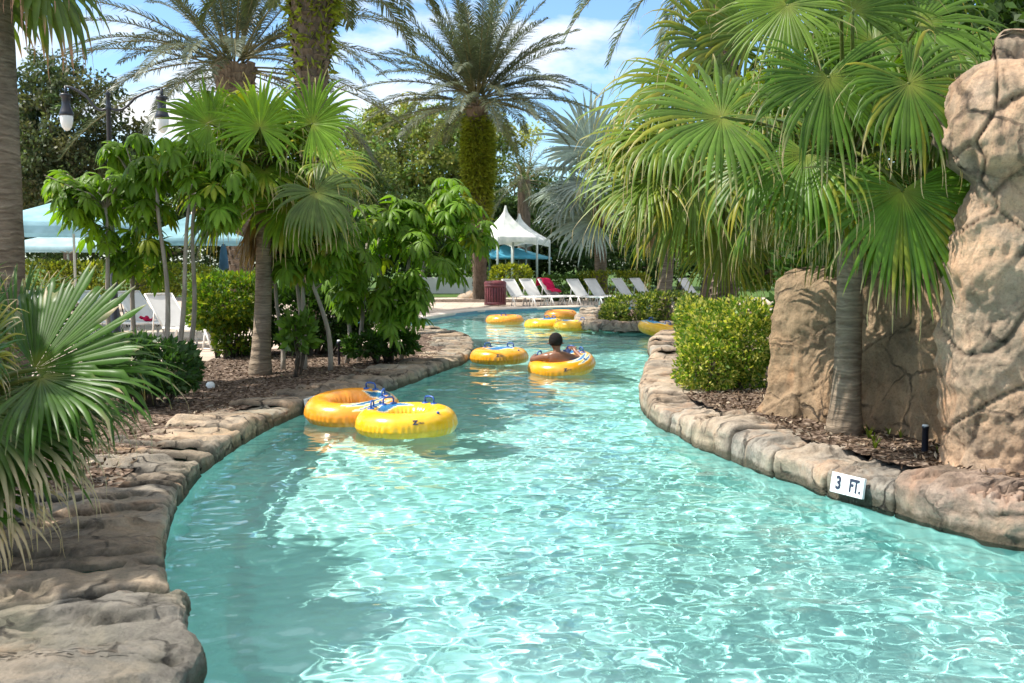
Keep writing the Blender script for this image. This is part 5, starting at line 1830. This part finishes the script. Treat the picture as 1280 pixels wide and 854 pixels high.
# ------------------------------------------------------------------ small garden things
def gz(x, y): return (.1 if x > 0 else 0) + GZ + .04 + .035 * noise.noise(Vector((x, y, 0)) * .9)
p = P(1156, 562, .24); p.z = gz(p.x, p.y)
t = thing('path_light', 'black bollard path light beside the rock pillar', 'path light', p)
G().lathe([(.024, -.05), (.024, .17), (.027, .172), (.027, .19), (.02, .194), (.001, .195)], p, 14).build('post', M['iron'], t)
G().lathe([(.026, .192), (.022, .203), (.001, .205)], p, 14).build('lens', M['frost'], t)
p = P(424, 455, .14); p.z = gz(p.x, p.y)
t = thing('path_light', 'thin black spike light on the left bank edge', 'path light', p)
G().lathe([(.02, -.05), (.02, .3), (.035, .31), (.035, .36), (.001, .37)], p, 10).build('post', M['iron'], t)
G().lathe([(.03, .362), (.02, .378), (.001, .38)], p, 10).build('lens', M['frost'], t)
p = P(263, 483, .14); p.z = gz(p.x, p.y)
g = G().lathe([(.05, -.02), (.055, .02), (.05, .05), (.035, .068), (.001, .075)], p, 16)
tag(g.build('lawn_cap', M['tile_white']), 'small white round cap lying in the left mulch', 'cap')
rnd = random.Random(3)
for k, (px, py, h) in enumerate(((1070, 541, .1), (1086, 548, .13), (1092, 553, .1), (1111, 545, .09), (1126, 548, .08), (1094, 560, .1), (1174, 565, .07))):
    p = P(px, py, .24); p.z = gz(p.x, p.y)
    g = G()
    for i in range(6):
        a = rnd.uniform(0, 6.28)
        d = Vector((math.cos(a), math.sin(a), 2.2)).normalized()
        s = Vector((-d.y, d.x, 0)).normalized() * .008
        q = p + d * h * rnd.uniform(.6, 1.1)
        mdl = p + d * h * .5
        e = q + Vector((d.x, d.y, -.1)) * h * .3
        g.add([tuple(p - s * .4 - Vector((0, 0, .02))), tuple(p + s * .4 - Vector((0, 0, .02))), tuple(mdl + s), tuple(mdl - s), tuple(e + s * .1), tuple(e - s * .1)], [(0, 1, 2, 3), (3, 2, 4, 5)], np.array([(.16, .22, .03)] * 6))
    o = g.build('seedling', M['leaf'])
    tag(o, 'tiny green sprout growing in the mulch before the rock wall', 'seedling', 'sprouts in the right mulch bed')

# ------------------------------------------------------------------ light, sky, camera
S = Vector((-.68, -.06, .95)).normalized()
el = math.asin(S.z)
L = bpy.data.lights.new('sun', 'SUN')
L.energy = 4.3; L.angle = R_(.5); L.color = (1, .95, .87)
L.cycles.is_caustics_light = True
so = bpy.data.objects.new('sun', L); COL.objects.link(so)
so.rotation_euler = S.to_track_quat('Z', 'Y').to_euler()
so.location = (-20, -8, 40)
W = bpy.data.worlds.new('World'); SC.world = W; W.use_nodes = True
nt = W.node_tree
class WT(MT):
    def __init__(s): s.t = nt
w = WT()
sky = w.n('TexSky'); sky.sky_type = 'NISHITA'; sky.sun_disc = False
sky.sun_elevation = el; sky.sun_rotation = math.atan2(S.x, S.y)
sky.air_density = 1.0; sky.dust_density = .4; sky.ozone_density = 1.5
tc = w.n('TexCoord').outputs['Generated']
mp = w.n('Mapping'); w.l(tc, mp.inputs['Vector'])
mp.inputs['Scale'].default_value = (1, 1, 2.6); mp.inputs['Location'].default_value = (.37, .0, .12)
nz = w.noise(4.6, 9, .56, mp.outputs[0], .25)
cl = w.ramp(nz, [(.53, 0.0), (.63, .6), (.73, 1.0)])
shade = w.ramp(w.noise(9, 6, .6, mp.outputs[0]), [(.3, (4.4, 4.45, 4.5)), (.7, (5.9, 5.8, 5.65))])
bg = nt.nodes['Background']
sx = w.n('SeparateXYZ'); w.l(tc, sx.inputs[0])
hi = w.ramp(w.math('ADD', sx.outputs[2], w.math('MULTIPLY', w.math('SUBTRACT', nz, .5), .9)), [(.34, 0.0), (.5, .85)])  # extra cloud overhead, out of view, added to neutralise the blue fill
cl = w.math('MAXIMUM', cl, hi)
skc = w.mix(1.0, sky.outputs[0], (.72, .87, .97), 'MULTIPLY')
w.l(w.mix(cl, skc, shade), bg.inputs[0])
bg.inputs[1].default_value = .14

cam = bpy.data.cameras.new('camera'); cam.lens = 35 * (1244 / (1280 * 35 / 36)); cam.sensor_width = 36
cam.clip_end = 2000; cam.clip_start = .05
co = bpy.data.objects.new('camera', cam); COL.objects.link(co)
co.location = (0, 0, HC); co.rotation_euler = (math.pi / 2 - TH, 0, 0)
SC.camera = co
cam.dof.use_dof = True; cam.dof.focus_distance = 9.0; cam.dof.aperture_fstop = 4.5

SC.view_settings.view_transform = 'Standard'; SC.view_settings.look = 'None'
SC.view_settings.exposure = 0.84; SC.view_settings.gamma = 1.0
SC.view_settings.use_curve_mapping = False
c = SC.cycles
c.use_denoising = True
c.max_bounces = 9; c.diffuse_bounces = 3; c.glossy_bounces = 4; c.transmission_bounces = 6; c.transparent_max_bounces = 6
c.caustics_reflective = False; c.caustics_refractive = True
c.sample_clamp_indirect = 6.0
c.use_adaptive_sampling = True; c.adaptive_threshold = .015
